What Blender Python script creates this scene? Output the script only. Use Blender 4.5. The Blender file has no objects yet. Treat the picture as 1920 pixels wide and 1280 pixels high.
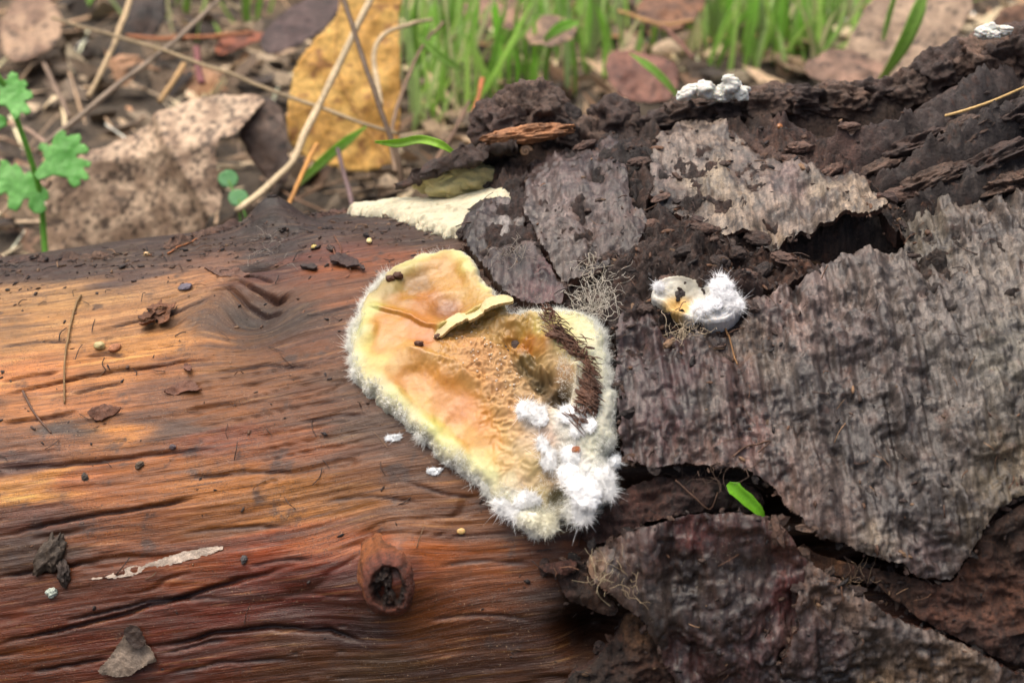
import bpy, math, random
import numpy as np
from mathutils import Vector

random.seed(11)
rng = np.random.default_rng(11)
scene = bpy.context.scene
scene.unit_settings.system = 'METRIC'
scene.unit_settings.scale_length = 0.01          # one unit = one centimetre (a close-up)
R = math.radians

# ------------------------------------------------------------------ camera
PITCH = R(30.0)
FPX = 2820.0                                     # focal length in photo pixels (photo is 1920 x 1280)
FWD = np.array([0.0, math.cos(PITCH), -math.sin(PITCH)])
UPV = np.array([0.0, math.sin(PITCH), math.cos(PITCH)])
RGT = np.array([1.0, 0.0, 0.0])
AX0 = np.array([0.0, 0.0, 0.5])                  # a point on the log's axis
CAM = AX0 - 28.0 * (FWD - UPV * (425.0 / FPX))
cd = bpy.data.cameras.new('camera'); cam = bpy.data.objects.new('camera', cd)
scene.collection.objects.link(cam); scene.camera = cam
cam.location = CAM; cam.rotation_euler = (math.pi / 2 - PITCH, 0, 0)
cd.sensor_width = 36.0; cd.lens = 36.0 * FPX / 1920.0
cd.clip_start = 0.5; cd.clip_end = 20000.0
cd.dof.use_dof = True; cd.dof.focus_distance = 22.9; cd.dof.aperture_fstop = 0.28

# ------------------------------------------------------------------ sky and soft sun (overcast day)
SUN_EL, SUN_AZ = R(74.0), R(-60.0)               # azimuth measured from +Y towards +X
w = bpy.data.worlds.new('World'); scene.world = w; w.use_nodes = True
nt = w.node_tree; bg = nt.nodes['Background']
sky = nt.nodes.new('ShaderNodeTexSky'); sky.sky_type = 'NISHITA'; sky.sun_disc = False
sky.sun_elevation = SUN_EL; sky.sun_rotation = SUN_AZ
sky.air_density = 1.0; sky.dust_density = 10.0; sky.ozone_density = 1.0
nt.links.new(sky.outputs[0], bg.inputs[0]); bg.inputs[1].default_value = 0.105
sd = bpy.data.lights.new('sun', 'SUN'); so = bpy.data.objects.new('sun', sd); scene.collection.objects.link(so)
sd.energy = 1.5; sd.angle = R(80.0); sd.color = (1.0, 0.965, 0.92)
sdir = Vector((math.cos(SUN_EL) * math.sin(SUN_AZ), math.cos(SUN_EL) * math.cos(SUN_AZ), math.sin(SUN_EL)))
so.rotation_euler = sdir.to_track_quat('Z', 'Y').to_euler()
scene.cycles.max_bounces = 12; scene.cycles.diffuse_bounces = 7
vs = scene.view_settings
vs.view_transform = 'Standard'; vs.look = 'None'; vs.exposure = 0.78; vs.gamma = 1.0; vs.use_curve_mapping = False

# ------------------------------------------------------------------ numeric helpers
_T = np.random.default_rng(3).random(65536).astype(np.float32)
def vnoise(p, seed=0):                           # value noise, p (N,2) or (N,3), result -1..1
    p = np.asarray(p, np.float64); i = np.floor(p).astype(np.int64); f = (p - i); f = f * f * f * (f * (f * 6 - 15) + 10)
    K = (73856093, 19349663, 83492791); D = p.shape[1]
    out = np.zeros(len(p))
    h0 = [i[:, k] * K[k] for k in range(D)]; h1 = [(i[:, k] + 1) * K[k] for k in range(D)]
    for c in range(1 << D):
        h = np.full(len(p), seed * 7919 + 13, np.int64); wgt = np.ones(len(p))
        for k in range(D):
            if c >> k & 1: h = h ^ h1[k]; wgt = wgt * f[:, k]
            else: h = h ^ h0[k]; wgt = wgt * (1 - f[:, k])
        h = (h ^ (h >> 13)) * 1274126177; h = (h ^ (h >> 16)) & 65535
        out += wgt * _T[h]
    return out * 2 - 1
def fbm(p, oct=4, seed=0, gain=0.5, lac=2.03):
    p = np.asarray(p, np.float64); a = 1.0; s = 0; n = 0
    for o in range(oct):
        s = s + a * vnoise(p, seed + o * 17); n += a; a *= gain; p = p * lac + 5.3
    return s / n
def ridged(p, oct=4, seed=0, gain=0.55):
    p = np.asarray(p, np.float64); a = 1.0; s = 0; n = 0
    for o in range(oct):
        s = s + a * (1 - np.abs(vnoise(p, seed + o * 31)) * 2); n += a; a *= gain; p = p * 2.1 + 9.1
    return s / n
def sstep(x, a, b):
    t = np.clip((x - a) / (b - a), 0, 1); return t * t * (3 - 2 * t)
def lin(c):                                      # sRGB 0-255 -> linear
    c = np.asarray(c, float) / 255.0
    return np.where(c <= 0.04045, c / 12.92, ((c + 0.055) / 1.055) ** 2.4)
def seg_dist(P, A, B):
    d = B - A; L = max(float(d @ d), 1e-12); u = np.clip(((P - A) @ d) / L, 0, 1)
    q = P - (A + u[:, None] * d); return np.sqrt((q * q).sum(1)), u
def poly_dist(P, pl):                            # distance to an open polyline and fraction along it
    best = np.full(len(P), 1e9); frac = np.zeros(len(P)); n = len(pl) - 1
    for k in range(n):
        d, u = seg_dist(P, pl[k], pl[k + 1]); m = d < best
        best[m] = d[m]; frac[m] = (k + u[m]) / n
    return best, frac
def sdf(P, poly):                                # signed distance to a closed polygon, negative inside
    poly = np.asarray(poly, float); best = np.full(len(P), 1e9); ins = np.zeros(len(P), bool)
    for k in range(len(poly)):
        A = poly[k]; B = poly[(k + 1) % len(poly)]
        d, _ = seg_dist(P, A, B); best = np.minimum(best, d)
        c = (A[1] > P[:, 1]) != (B[1] > P[:, 1])
        if abs(B[1] - A[1]) > 1e-12:
            x = (B[0] - A[0]) * (P[:, 1] - A[1]) / (B[1] - A[1]) + A[0]
            ins ^= c & (P[:, 0] < x)
    return np.where(ins, -best, best)
def smooth_poly(pts, n=3):                       # Chaikin corner cutting
    pts = np.asarray(pts, float)
    for _ in range(n):
        q = np.roll(pts, -1, 0); pts = np.stack([pts * .75 + q * .25, pts * .25 + q * .75], 1).reshape(-1, 2)
    return pts

# ------------------------------------------------------------------ the log's own coordinates
SL = 0.078; TAU = math.atan(SL)
AXD = np.array([math.cos(TAU), 0, math.sin(TAU)]); E1 = np.array([0, -1.0, 0]); E2 = np.array([-math.sin(TAU), 0, math.cos(TAU)])
RT = 6.6                                          # t = angle * RT, so (s, t) is close to centimetres
def r0(s, t):
    ph = t / RT
    r = 6.44 + (s + 9.5) * 0.036
    top = sstep(ph, R(72), R(112)) * (1 - sstep(ph, R(150), R(200)))
    r = r + 0.75 * sstep(s, -0.9, 2.4) * top + 0.25 * sstep(s, 5.5, 9.5) * top
    r = r + 0.10 * np.sin(s * 0.55 + 1.0) * np.sin(ph * 1.7)
    return r
def surf(s, t, h):
    ph = t / RT; r = r0(s, t) + h
    return AX0 + s[:, None] * AXD + (r * np.cos(ph))[:, None] * E1 + (r * np.sin(ph))[:, None] * E2
def ray(px, py):
    px = np.asarray(px, float); py = np.asarray(py, float)
    d = FWD + ((px - 960) / FPX)[..., None] * RGT - ((py - 640) / FPX)[..., None] * UPV
    return d / np.linalg.norm(d, axis=-1, keepdims=True)
def hit_exact(pts):                               # photo pixel -> (s, t) where that sight line meets the log
    pts = np.atleast_2d(np.asarray(pts, float)); d = ray(pts[:, 0], pts[:, 1])
    def F(lam):
        P = CAM + lam[:, None] * d - AX0
        s = P @ AXD; a = P @ E1; b = P @ E2; ph = np.arctan2(b, a)
        return np.hypot(a, b) - r0(s, ph * RT), s, ph * RT
    lam = np.full(len(pts), 14.0); done = np.zeros(len(pts), bool); best = lam.copy(); bf = np.full(len(pts), 1e9)
    for _ in range(90):
        f, s, t = F(lam); m = (f < bf) & ~done; best[m] = lam[m]; bf[m] = f[m]
        done |= f < 0.004; lam = np.where(done, lam, lam + np.clip(f * 0.75, 0.01, 2.0))
    f, s, t = F(best); return np.stack([s, t], 1)
_hx, _hy = np.arange(-80, 2081, 9.0), np.arange(30, 1351, 9.0)
_HT = hit_exact(np.stack(np.meshgrid(_hx, _hy), -1).reshape(-1, 2)).reshape(len(_hy), len(_hx), 2)
def hit(pts):                                     # the same from a table
    pts = np.atleast_2d(np.asarray(pts, float)); u = np.clip((pts[:, 0] + 80) / 9, 0, len(_hx) - 1.001); v = np.clip((pts[:, 1] - 30) / 9, 0, len(_hy) - 1.001)
    i = u.astype(int); j = v.astype(int); a = (u - i)[:, None]; b = (v - j)[:, None]
    return (_HT[j, i] * (1 - a) + _HT[j, i + 1] * a) * (1 - b) + (_HT[j + 1, i] * (1 - a) + _HT[j + 1, i + 1] * a) * b
def H(*pts): return hit(pts)
def rbf(P, items, noise_amp=0.0, seed=0, sx=1.0):
    """smooth field from (px, py, radius_px, value...) samples laid on the log"""
    it = np.asarray([list(i[:3]) for i in items], float); C = hit(it[:, :2]); rad = it[:, 2] / 115.0
    vals = np.asarray([np.atleast_1d(i[3]) for i in items], float)
    Q = P if noise_amp == 0 else P + noise_amp * np.stack([fbm(P * 1.7, 3, seed), fbm(P * 1.7, 3, seed + 50)], 1)
    num = np.zeros((len(P), vals.shape[1])); den = np.full(len(P), 1e-9)
    for c, r, v in zip(C, rad, vals):
        d2 = (((Q[:, 0] - c[0]) * sx) ** 2 + (Q[:, 1] - c[1]) ** 2) / (r * r); wgt = 1.0 / (0.02 + d2 * d2)
        num += wgt[:, None] * v; den += wgt
    return num / den[:, None]

HM_S0, HM_T0, HM_R = -11.0, -1.0, .04
HM = np.full((560, 460), -9.0)
def splat(P, h):                                  # remembers the highest surface over each spot of the log
    i = ((P[:, 0] - HM_S0) / HM_R).astype(int); j = ((P[:, 1] - HM_T0) / HM_R).astype(int); m = (i >= 0) & (i < 560) & (j >= 0) & (j < 460)
    np.maximum.at(HM, (i[m], j[m]), h[m])
def top_h(s, t):
    i = np.clip(((np.asarray(s) - HM_S0) / HM_R).astype(int), 0, 559); j = np.clip(((np.asarray(t) - HM_T0) / HM_R).astype(int), 0, 459); v = HM[i, j]
    return np.where(v < -5, 0.0, v)
# ------------------------------------------------------------------ mesh helpers
COL = scene.collection
def mesh_np(name, V, Q, attrs=None, smooth=True):
    me = bpy.data.meshes.new(name); V = np.asarray(V, np.float32)
    faces = Q if isinstance(Q, (list, tuple)) else [Q]
    faces = [np.asarray(f, np.int32) for f in faces if len(f)]
    idx = np.concatenate([f.ravel() for f in faces]); tot = np.concatenate([np.full(len(f), f.shape[1], np.int32) for f in faces])
    st = np.concatenate([[0], np.cumsum(tot)[:-1]]).astype(np.int32)
    me.vertices.add(len(V)); me.vertices.foreach_set('co', V.ravel())
    me.loops.add(len(idx)); me.loops.foreach_set('vertex_index', idx)
    me.polygons.add(len(tot)); me.polygons.foreach_set('loop_start', st)
    me.update(calc_edges=True)
    me.polygons.foreach_set('use_smooth', np.full(len(me.polygons), smooth))
    for k, a in (attrs or {}).items():
        a = np.asarray(a, np.float32)
        if a.ndim == 2:
            c = np.ones((len(a), 4), np.float32); c[:, :a.shape[1]] = a
            me.attributes.new(k, 'FLOAT_COLOR', 'POINT').data.foreach_set('color', c.ravel())
        else:
            me.attributes.new(k, 'FLOAT', 'POINT').data.foreach_set('value', a)
    return me
def obj(name, me, mat, parent=None):
    o = bpy.data.objects.new(name, me); COL.objects.link(o)
    if mat is not None and not me.materials: me.materials.append(mat)
    if parent is not None:
        o.parent = parent; o.matrix_parent_inverse = parent.matrix_world.inverted()
    return o
def empty(name, loc):
    o = bpy.data.objects.new(name, None); COL.objects.link(o); o.location = loc; o.empty_display_size = 0.2
    o['_l'] = 0; del o['_l']
    bpy.context.view_layer.update(); return o
def tag(o, label, cat=None, group=None, kind=None):
    o['label'] = label
    if cat: o['category'] = cat
    if group: o['group'] = group
    if kind: o['kind'] = kind
    return o
def clip_grid(poly, res, amp=0.0, freq=1.0, seed=0, oct=4):
    """quads of a square grid trimmed to a polygon with an uneven edge -> points, depth inside, quads, border edges"""
    poly = np.asarray(poly, float); lo = poly.min(0) - amp - 2 * res; hi = poly.max(0) + amp + 2 * res
    xs = np.arange(lo[0], hi[0], res); ys = np.arange(lo[1], hi[1], res); nx, ny = len(xs), len(ys)
    X, Y = np.meshgrid(xs, ys); P = np.stack([X.ravel(), Y.ravel()], 1)
    d = sdf(P, poly)
    if amp: d = d + amp * fbm(P * freq, oct, seed, gain=0.6)
    D = d.reshape(ny, nx); gy, gx = np.gradient(D, res)
    ok = D < 0.75 * res
    q = ok[:-1, :-1] & ok[1:, :-1] & ok[:-1, 1:] & ok[1:, 1:]
    jj, ii = np.nonzero(q); a = jj * nx + ii
    Q = np.stack([a, a + 1, a + nx + 1, a + nx], 1)
    g = np.stack([gx.ravel(), gy.ravel()], 1); gl = np.maximum((g * g).sum(1), 0.25)
    mv = d > -0.3 * res
    P = np.where(mv[:, None], P - np.clip(d, -0.3 * res, res)[:, None] * g / gl[:, None], P)
    use = np.unique(Q); mp = np.full(nx * ny, -1); mp[use] = np.arange(len(use))
    P = P[use]; d = np.minimum(d[use], 0); Q = mp[Q]; N = len(P)
    e = np.concatenate([Q[:, [0, 1]], Q[:, [1, 2]], Q[:, [2, 3]], Q[:, [3, 0]]])
    code = e[:, 0] * N + e[:, 1]; rev = e[:, 1] * N + e[:, 0]
    return P, -d, Q, e[~np.isin(code, rev)]
def skirt(V, Q, B, low):
    """adds a border wall: low = lowered copies of all points"""
    vb = np.unique(B); mp = np.full(len(V), -1); mp[vb] = np.arange(len(vb)) + len(V); m = len(vb)
    S = np.stack([mp[B[:, 1]], mp[B[:, 0]], mp[B[:, 0]] + m, mp[B[:, 1]] + m], 1)      # own top ring: a crisp edge
    return np.concatenate([V, V[vb], low[vb]]), np.concatenate([Q, S]), np.concatenate([vb, vb])
def tube(path, rad, n=8, cap=True, squash=1.0, seed=None, rough=0.0):
    path = np.asarray(path, float); m = len(path); rad = np.broadcast_to(np.asarray(rad, float), (m,))
    T = np.gradient(path, axis=0); T /= np.linalg.norm(T, axis=1, keepdims=True) + 1e-12
    ref = np.array([0, 0, 1.0]) if abs(T[0, 2]) < 0.9 else np.array([1.0, 0, 0])
    V = []; 
    for k in range(m):
        ref = ref - T[k] * (ref @ T[k]); ref /= np.linalg.norm(ref) + 1e-12; b = np.cross(T[k], ref)
        a = np.arange(n) * 2 * math.pi / n
        V.append(path[k] + rad[k] * (np.cos(a)[:, None] * ref * squash + np.sin(a)[:, None] * b))
    V = np.concatenate(V)
    if rough: V = V + rough * np.stack([fbm(V * 3.1, 3, (seed or 0) + k) for k in (0, 9, 18)], 1)
    k = np.arange(m - 1)[:, None] * n; i = np.arange(n)[None]; j = (i + 1) % n
    Q = np.stack([k + i, k + j, k + n + j, k + n + i], -1).reshape(-1, 4)
    F = [Q]
    if cap:
        V = np.concatenate([V, path[:1], path[-1:]]); c0, c1 = len(V) - 2, len(V) - 1
        i = np.arange(n); j = (i + 1) % n
        F.append(np.concatenate([np.stack([j, i, np.full(n, c0)], 1), np.stack([(m - 1) * n + i, (m - 1) * n + j, np.full(n, c1)], 1)]))
    return V, F
def spline(pts, n=40):
    pts = np.asarray(pts, float)
    if len(pts) < 3: u = np.linspace(0, 1, n)[:, None]; return pts[0] * (1 - u) + pts[-1] * u
    P = np.concatenate([[2 * pts[0] - pts[1]], pts, [2 * pts[-1] - pts[-2]]]); out = []
    m = len(pts) - 1
    for u in np.linspace(0, m - 1e-6, n):
        k = int(u); t = u - k; p0, p1, p2, p3 = P[k:k + 4]
        out.append(0.5 * (2 * p1 + (p2 - p0) * t + (2 * p0 - 5 * p1 + 4 * p2 - p3) * t * t + (3 * p1 - p0 - 3 * p2 + p3) * t ** 3))
    return np.array(out)
def hairs(root, dirn, length, rad, curl=0.3, seg=2, seed=0):
    """tapered three-sided hairs, all in one vertex array"""
    g = np.random.default_rng(seed); N = len(root); dirn = dirn / (np.linalg.norm(dirn, axis=1, keepdims=True) + 1e-9)
    length = np.broadcast_to(length, (N,)); rad = np.broadcast_to(rad, (N,))
    c1 = g.normal(0, curl, (N, 3)); c2 = g.normal(0, curl, (N, 3))
    ref = g.normal(size=(N, 3)); sx = np.cross(dirn, ref); sx /= np.linalg.norm(sx, axis=1, keepdims=True) + 1e-9; sy = np.cross(dirn, sx)
    V = np.zeros((N, seg + 1, 3, 3))
    for k in range(seg + 1):
        u = k / seg; p = root + (dirn * u + c1 * u * u + c2 * u ** 3 * 0.7) * length[:, None]
        rr = rad * (1 - 0.85 * u)
        for a in range(3):
            an = a * 2.0944; V[:, k, a] = p + rr[:, None] * (math.cos(an) * sx + math.sin(an) * sy)
    base = np.arange(N)[:, None, None] * (seg + 1) * 3; k = np.arange(seg)[None, :, None] * 3; a = np.arange(3)[None, None]; b = (a + 1) % 3
    Q = np.stack([base + k + a, base + k + b, base + k + 3 + b, base + k + 3 + a], -1).reshape(-1, 4)
    return V.reshape(-1, 3), Q
def merge(parts):
    V = []; F3 = []; F4 = []; n = 0
    for v, f in parts:
        V.append(v)
        for q in (f if isinstance(f, list) else [f]):
            (F3 if q.shape[1] == 3 else F4).append(q + n)
        n += len(v)
    out = []
    if F4: out.append(np.concatenate(F4))
    if F3: out.append(np.concatenate(F3))
    return np.concatenate(V), out
_ICO = {}
def ico(sub):
    if sub in _ICO: return _ICO[sub]
    import bmesh
    bm = bmesh.new(); bmesh.ops.create_icosphere(bm, subdivisions=sub, radius=1.0)
    V = np.array([v.co[:] for v in bm.verts]); F = np.array([[v.index for v in f.verts] for f in bm.faces]); bm.free()
    _ICO[sub] = (V, F); return _ICO[sub]
def lump(c, ax, sub=3, amp=0.25, freq=1.6, seed=0, rot=None, sharp=False):
    """irregular solid lump: centre, three half-axes"""
    V, F = ico(sub); n = (ridged if sharp else fbm)(V * freq + seed * 3.7, 4, seed)
    W = V * (1 + amp * n)[:, None] * np.asarray(ax)
    if rot is not None: W = W @ np.asarray(rot).T
    return W + np.asarray(c), F
def frame_on_log(s, t, h=0.0):                    # position, along, across(up), outward at one spot
    s = np.atleast_1d(float(s)); t = np.atleast_1d(float(t)); p = surf(s, t, np.array([h]))[0]
    pa = surf(s + .02, t, np.array([h]))[0] - p; pb = surf(s, t + .02, np.array([h]))[0] - p
    pa /= np.linalg.norm(pa); pb -= pa * (pb @ pa); pb /= np.linalg.norm(pb)
    return p, pa, pb, np.cross(pa, pb) * (1 if np.cross(pa, pb) @ (p - AX0) > 0 else -1)
def rot_frame(a, b, n, ang=0.0, tilt=0.0):
    ca, sa = math.cos(ang), math.sin(ang); x = a * ca + b * sa; y = -a * sa + b * ca
    ct, st = math.cos(tilt), math.sin(tilt); y2 = y * ct + n * st; n2 = -y * st + n * ct
    return np.stack([x, y2, n2], 1)

# ------------------------------------------------------------------ materials
ALB = 0.78                                       # one overall level for the damp log, bark and fungus colours
def new_mat(name):
    m = bpy.data.materials.new(name); m.use_nodes = True; n = m.node_tree
    return m, n, n.nodes['Principled BSDF']
def nd(n, kind, **kw):
    x = n.nodes.new(kind)
    for k, v in kw.items():
        if k == 'ins':
            for a, b in v.items():
                if hasattr(b, 'is_output') : n.links.new(b, x.inputs[a])
                else: x.inputs[a].default_value = b
        else: setattr(x, k, v)
    return x
def attr(n, name): return nd(n, 'ShaderNodeAttribute', attribute_name=name)
def mth(n, op, a, b=None, c=None, clamp=False):
    x = nd(n, 'ShaderNodeMath', operation=op, use_clamp=clamp)
    for k, v in enumerate((a, b, c)):
        if v is None: continue
        if hasattr(v, 'is_output'): n.links.new(v, x.inputs[k])
        else: x.inputs[k].default_value = v
    return x.outputs[0]
def mixc(n, fac, a, b, mode='MIX'):
    x = nd(n, 'ShaderNodeMix', data_type='RGBA', blend_type=mode, clamp_factor=True)
    for k, v in ((0, fac), (6, a), (7, b)):
        if hasattr(v, 'is_output'): n.links.new(v, x.inputs[k])
        else: x.inputs[k].default_value = v if k == 0 else (*v[:3], 1)
    return x.outputs[2]
def ramp(n, fac, a, b, lo=0.0, hi=1.0):
    x = nd(n, 'ShaderNodeMapRange', clamp=True); n.links.new(fac, x.inputs[0])
    for k, v in zip((1, 2, 3, 4), (a, b, lo, hi)): x.inputs[k].default_value = v
    return x.outputs[0]
def mapv(n, vec, scale):
    x = nd(n, 'ShaderNodeMapping'); n.links.new(vec, x.inputs[0]); x.inputs['Scale'].default_value = scale; return x.outputs[0]
def noise(n, vec, scale, detail=5, rough=0.55):
    x = nd(n, 'ShaderNodeTexNoise', ins={'Scale': scale, 'Detail': detail, 'Roughness': rough}); n.links.new(vec, x.inputs['Vector']); return x.outputs[0]
def voro(n, vec, scale):
    x = nd(n, 'ShaderNodeTexVoronoi', ins={'Scale': scale}); n.links.new(vec, x.inputs['Vector']); return x.outputs[0]
def bump(n, h, strength, dist, prev=None):
    x = nd(n, 'ShaderNodeBump', ins={'Strength': strength, 'Distance': dist}); n.links.new(h, x.inputs['Height'])
    if prev is not None: n.links.new(prev, x.inputs['Normal'])
    return x.outputs[0]
def L(n, a, b): n.links.new(a, b)
def grey(v): return (v, v, v)

def make_wood():
    m, n, p = new_mat('wet_bare_wood'); fl = attr(n, 'flow').outputs['Vector']; c = attr(n, 'col').outputs['Color']
    tx = nd(n, 'ShaderNodeTexCoord').outputs['Object']
    g1 = noise(n, mapv(n, fl, (0.8, 14, 1)), 1.0, 7, 0.62); g2 = noise(n, mapv(n, fl, (2.6, 70, 1)), 1.0, 4, 0.6)
    g3 = noise(n, mapv(n, fl, (0.35, 5, 1)), 1.0, 6, 0.6); g4 = noise(n, mapv(n, fl, (1.1, 38, 1)), 1.0, 5, 0.65)
    v = mth(n, 'ADD', mth(n, 'ADD', ramp(n, g1, .3, .7, -.36, .36), ramp(n, g2, .3, .7, -.24, .24)), 1.0)
    x = nd(n, 'ShaderNodeVectorMath', operation='SCALE'); L(n, c, x.inputs[0]); L(n, mth(n, 'MULTIPLY', v, ALB), x.inputs['Scale'])
    col = mixc(n, mth(n, 'MULTIPLY', ramp(n, g3, .48, .66), .50), x.outputs[0], lin((60, 36, 24)))
    col = mixc(n, mth(n, 'MULTIPLY', ramp(n, g1, .58, .74), .26), col, lin((214, 166, 108)))
    col = mixc(n, ramp(n, g4, .55, .65, 0, .72), col, lin((46, 25, 18)))          # thin dark fibre lines
    blot = noise(n, tx, 1.6, 7, .64); col = mixc(n, ramp(n, blot, .54, .70, 0, .45), col, lin((60, 40, 28)))
    spk = noise(n, tx, 15, 7, .72)
    col = mixc(n, ramp(n, spk, .60, .68, 0, .70), col, lin((44, 32, 28)))
    grime = ramp(n, noise(n, tx, 1.1, 6, .62), .42, .66, .15, 1.0); pep = noise(n, tx, 42, 3, .6)
    col = mixc(n, mth(n, 'MULTIPLY', ramp(n, pep, .56, .63, 0, .85), grime), col, lin((40, 29, 24)))
    col = mixc(n, mth(n, 'MULTIPLY', ramp(n, noise(n, tx, 33, 4, .65), .63, .70, 0, .55), grime), col, lin((206, 176, 138)))
    L(n, col, p.inputs['Base Color'])
    wet = attr(n, 'wet').outputs['Fac']
    ro = mth(n, 'ADD', ramp(n, wet, 0, 1, .55, .34), ramp(n, noise(n, tx, 9, 5, .6), .3, .7, -.12, .16)); L(n, ro, p.inputs['Roughness'])
    p.inputs['Specular IOR Level'].default_value = 0.34
    L(n, mth(n, 'MULTIPLY', wet, .06), p.inputs['Coat Weight']); p.inputs['Coat Roughness'].default_value = .16          # film of water
    b = bump(n, pep, .5, .012); b = bump(n, g2, .55, .012, b); b = bump(n, g4, .6, .02, b); b = bump(n, g1, .4, .03, b); b = bump(n, spk, .3, .02, b); L(n, b, p.inputs['Normal'])
    return m
def make_bark(name='bark', rough=(.42, .72), fibre=False):
    m, n, p = new_mat(name); tx = nd(n, 'ShaderNodeTexCoord').outputs['Object']; c = attr(n, 'col').outputs['Color']
    n1 = noise(n, tx, 3.5, 9, .70); n2 = noise(n, tx, 13, 9, .74); n3 = noise(n, tx, 50, 5, .65)
    v = mth(n, 'ADD', mth(n, 'ADD', ramp(n, n1, .3, .7, -.50, .60), ramp(n, n2, .3, .7, -.55, .70)), 1.0)
    x = nd(n, 'ShaderNodeVectorMath', operation='SCALE'); L(n, c, x.inputs[0]); L(n, mth(n, 'MULTIPLY', mth(n, 'MAXIMUM', v, .12), ALB), x.inputs['Scale'])
    col = mixc(n, ramp(n, noise(n, tx, 19, 8, .7), .54, .63, 0, .85), x.outputs[0], lin((19, 15, 14)))
    col = mixc(n, ramp(n, noise(n, tx, 5, 7, .66), .55, .70, 0, .45), col, lin((112, 72, 50)))
    col = mixc(n, ramp(n, noise(n, tx, 27, 7, .7), .61, .70, 0, .55), col, lin((158, 138, 116)))
    L(n, col, p.inputs['Base Color'])
    L(n, ramp(n, n1, .3, .7, rough[0], rough[1]), p.inputs['Roughness'])
    b = bump(n, n3, .5, .02); b = bump(n, n2, .9, .08, b); b = bump(n, n1, .5, .16, b); L(n, b, p.inputs['Normal'])
    return m
def make_plain(name, rough=.6, var=.25, scale=8, bstr=.3, bdist=.02, sss=0.0, trans=0.0, spec=.4, alb=1.0):
    m, n, p = new_mat(name); tx = nd(n, 'ShaderNodeTexCoord').outputs['Object']; c = attr(n, 'col').outputs['Color']
    n1 = noise(n, tx, scale, 6, .62); n2 = noise(n, tx, scale * 4.1, 4, .6)
    v = mth(n, 'ADD', mth(n, 'ADD', ramp(n, n1, .3, .7, -var, var), ramp(n, n2, .3, .7, -var * .6, var * .6)), 1.0)
    x = nd(n, 'ShaderNodeVectorMath', operation='SCALE'); L(n, c, x.inputs[0]); L(n, mth(n, 'MULTIPLY', v, alb), x.inputs['Scale'])
    L(n, x.outputs[0], p.inputs['Base Color']); p.inputs['Roughness'].default_value = rough
    p.inputs['Specular IOR Level'].default_value = spec
    if sss:
        p.inputs['Subsurface Weight'].default_value = sss; p.inputs['Subsurface Radius'].default_value = (1, .6, .35); p.inputs['Subsurface Scale'].default_value = .06
    if bstr: L(n, bump(n, n2, bstr, bdist, bump(n, n1, bstr, bdist * 3)), p.inputs['Normal'])
    if trans:
        tr = nd(n, 'ShaderNodeBsdfTranslucent'); L(n, x.outputs[0], tr.inputs[0]); mx = nd(n, 'ShaderNodeMixShader'); mx.inputs[0].default_value = trans
        L(n, p.outputs[0], mx.inputs[1]); L(n, tr.outputs[0], mx.inputs[2]); L(n, mx.outputs[0], n.nodes['Material Output'].inputs[0])
    return m
def make_fungus():
    m, n, p = new_mat('gelatinous_fungus'); tx = nd(n, 'ShaderNodeTexCoord').outputs['Object']; c = attr(n, 'col').outputs['Color']
    n1 = noise(n, tx, 6, 6, .6); n2 = noise(n, tx, 26, 6, .65)
    v = mth(n, 'ADD', mth(n, 'ADD', ramp(n, n1, .3, .7, -.08, .07), ramp(n, n2, .3, .7, -.10, .10)), 1.0)
    x = nd(n, 'ShaderNodeVectorMath', operation='SCALE'); L(n, c, x.inputs[0]); L(n, mth(n, 'MULTIPLY', v, ALB), x.inputs['Scale'])
    gl = attr(n, 'wet').outputs['Fac']
    col = mixc(n, mth(n, 'MULTIPLY', ramp(n, n1, .56, .72, 0, .20), gl), x.outputs[0], lin((190, 132, 62)))
    L(n, col, p.inputs['Base Color'])
    L(n, mth(n, 'ADD', ramp(n, gl, 0, 1, .8, .30), ramp(n, n2, .3, .7, -.06, .10)), p.inputs['Roughness'])
    p.inputs['Subsurface Weight'].default_value = .3; p.inputs['Subsurface Radius'].default_value = (1, .75, .45); p.inputs['Subsurface Scale'].default_value = .05
    b = bump(n, n2, .18, .010); b = bump(n, n1, .12, .03, b); L(n, b, p.inputs['Normal'])
    return m
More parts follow.
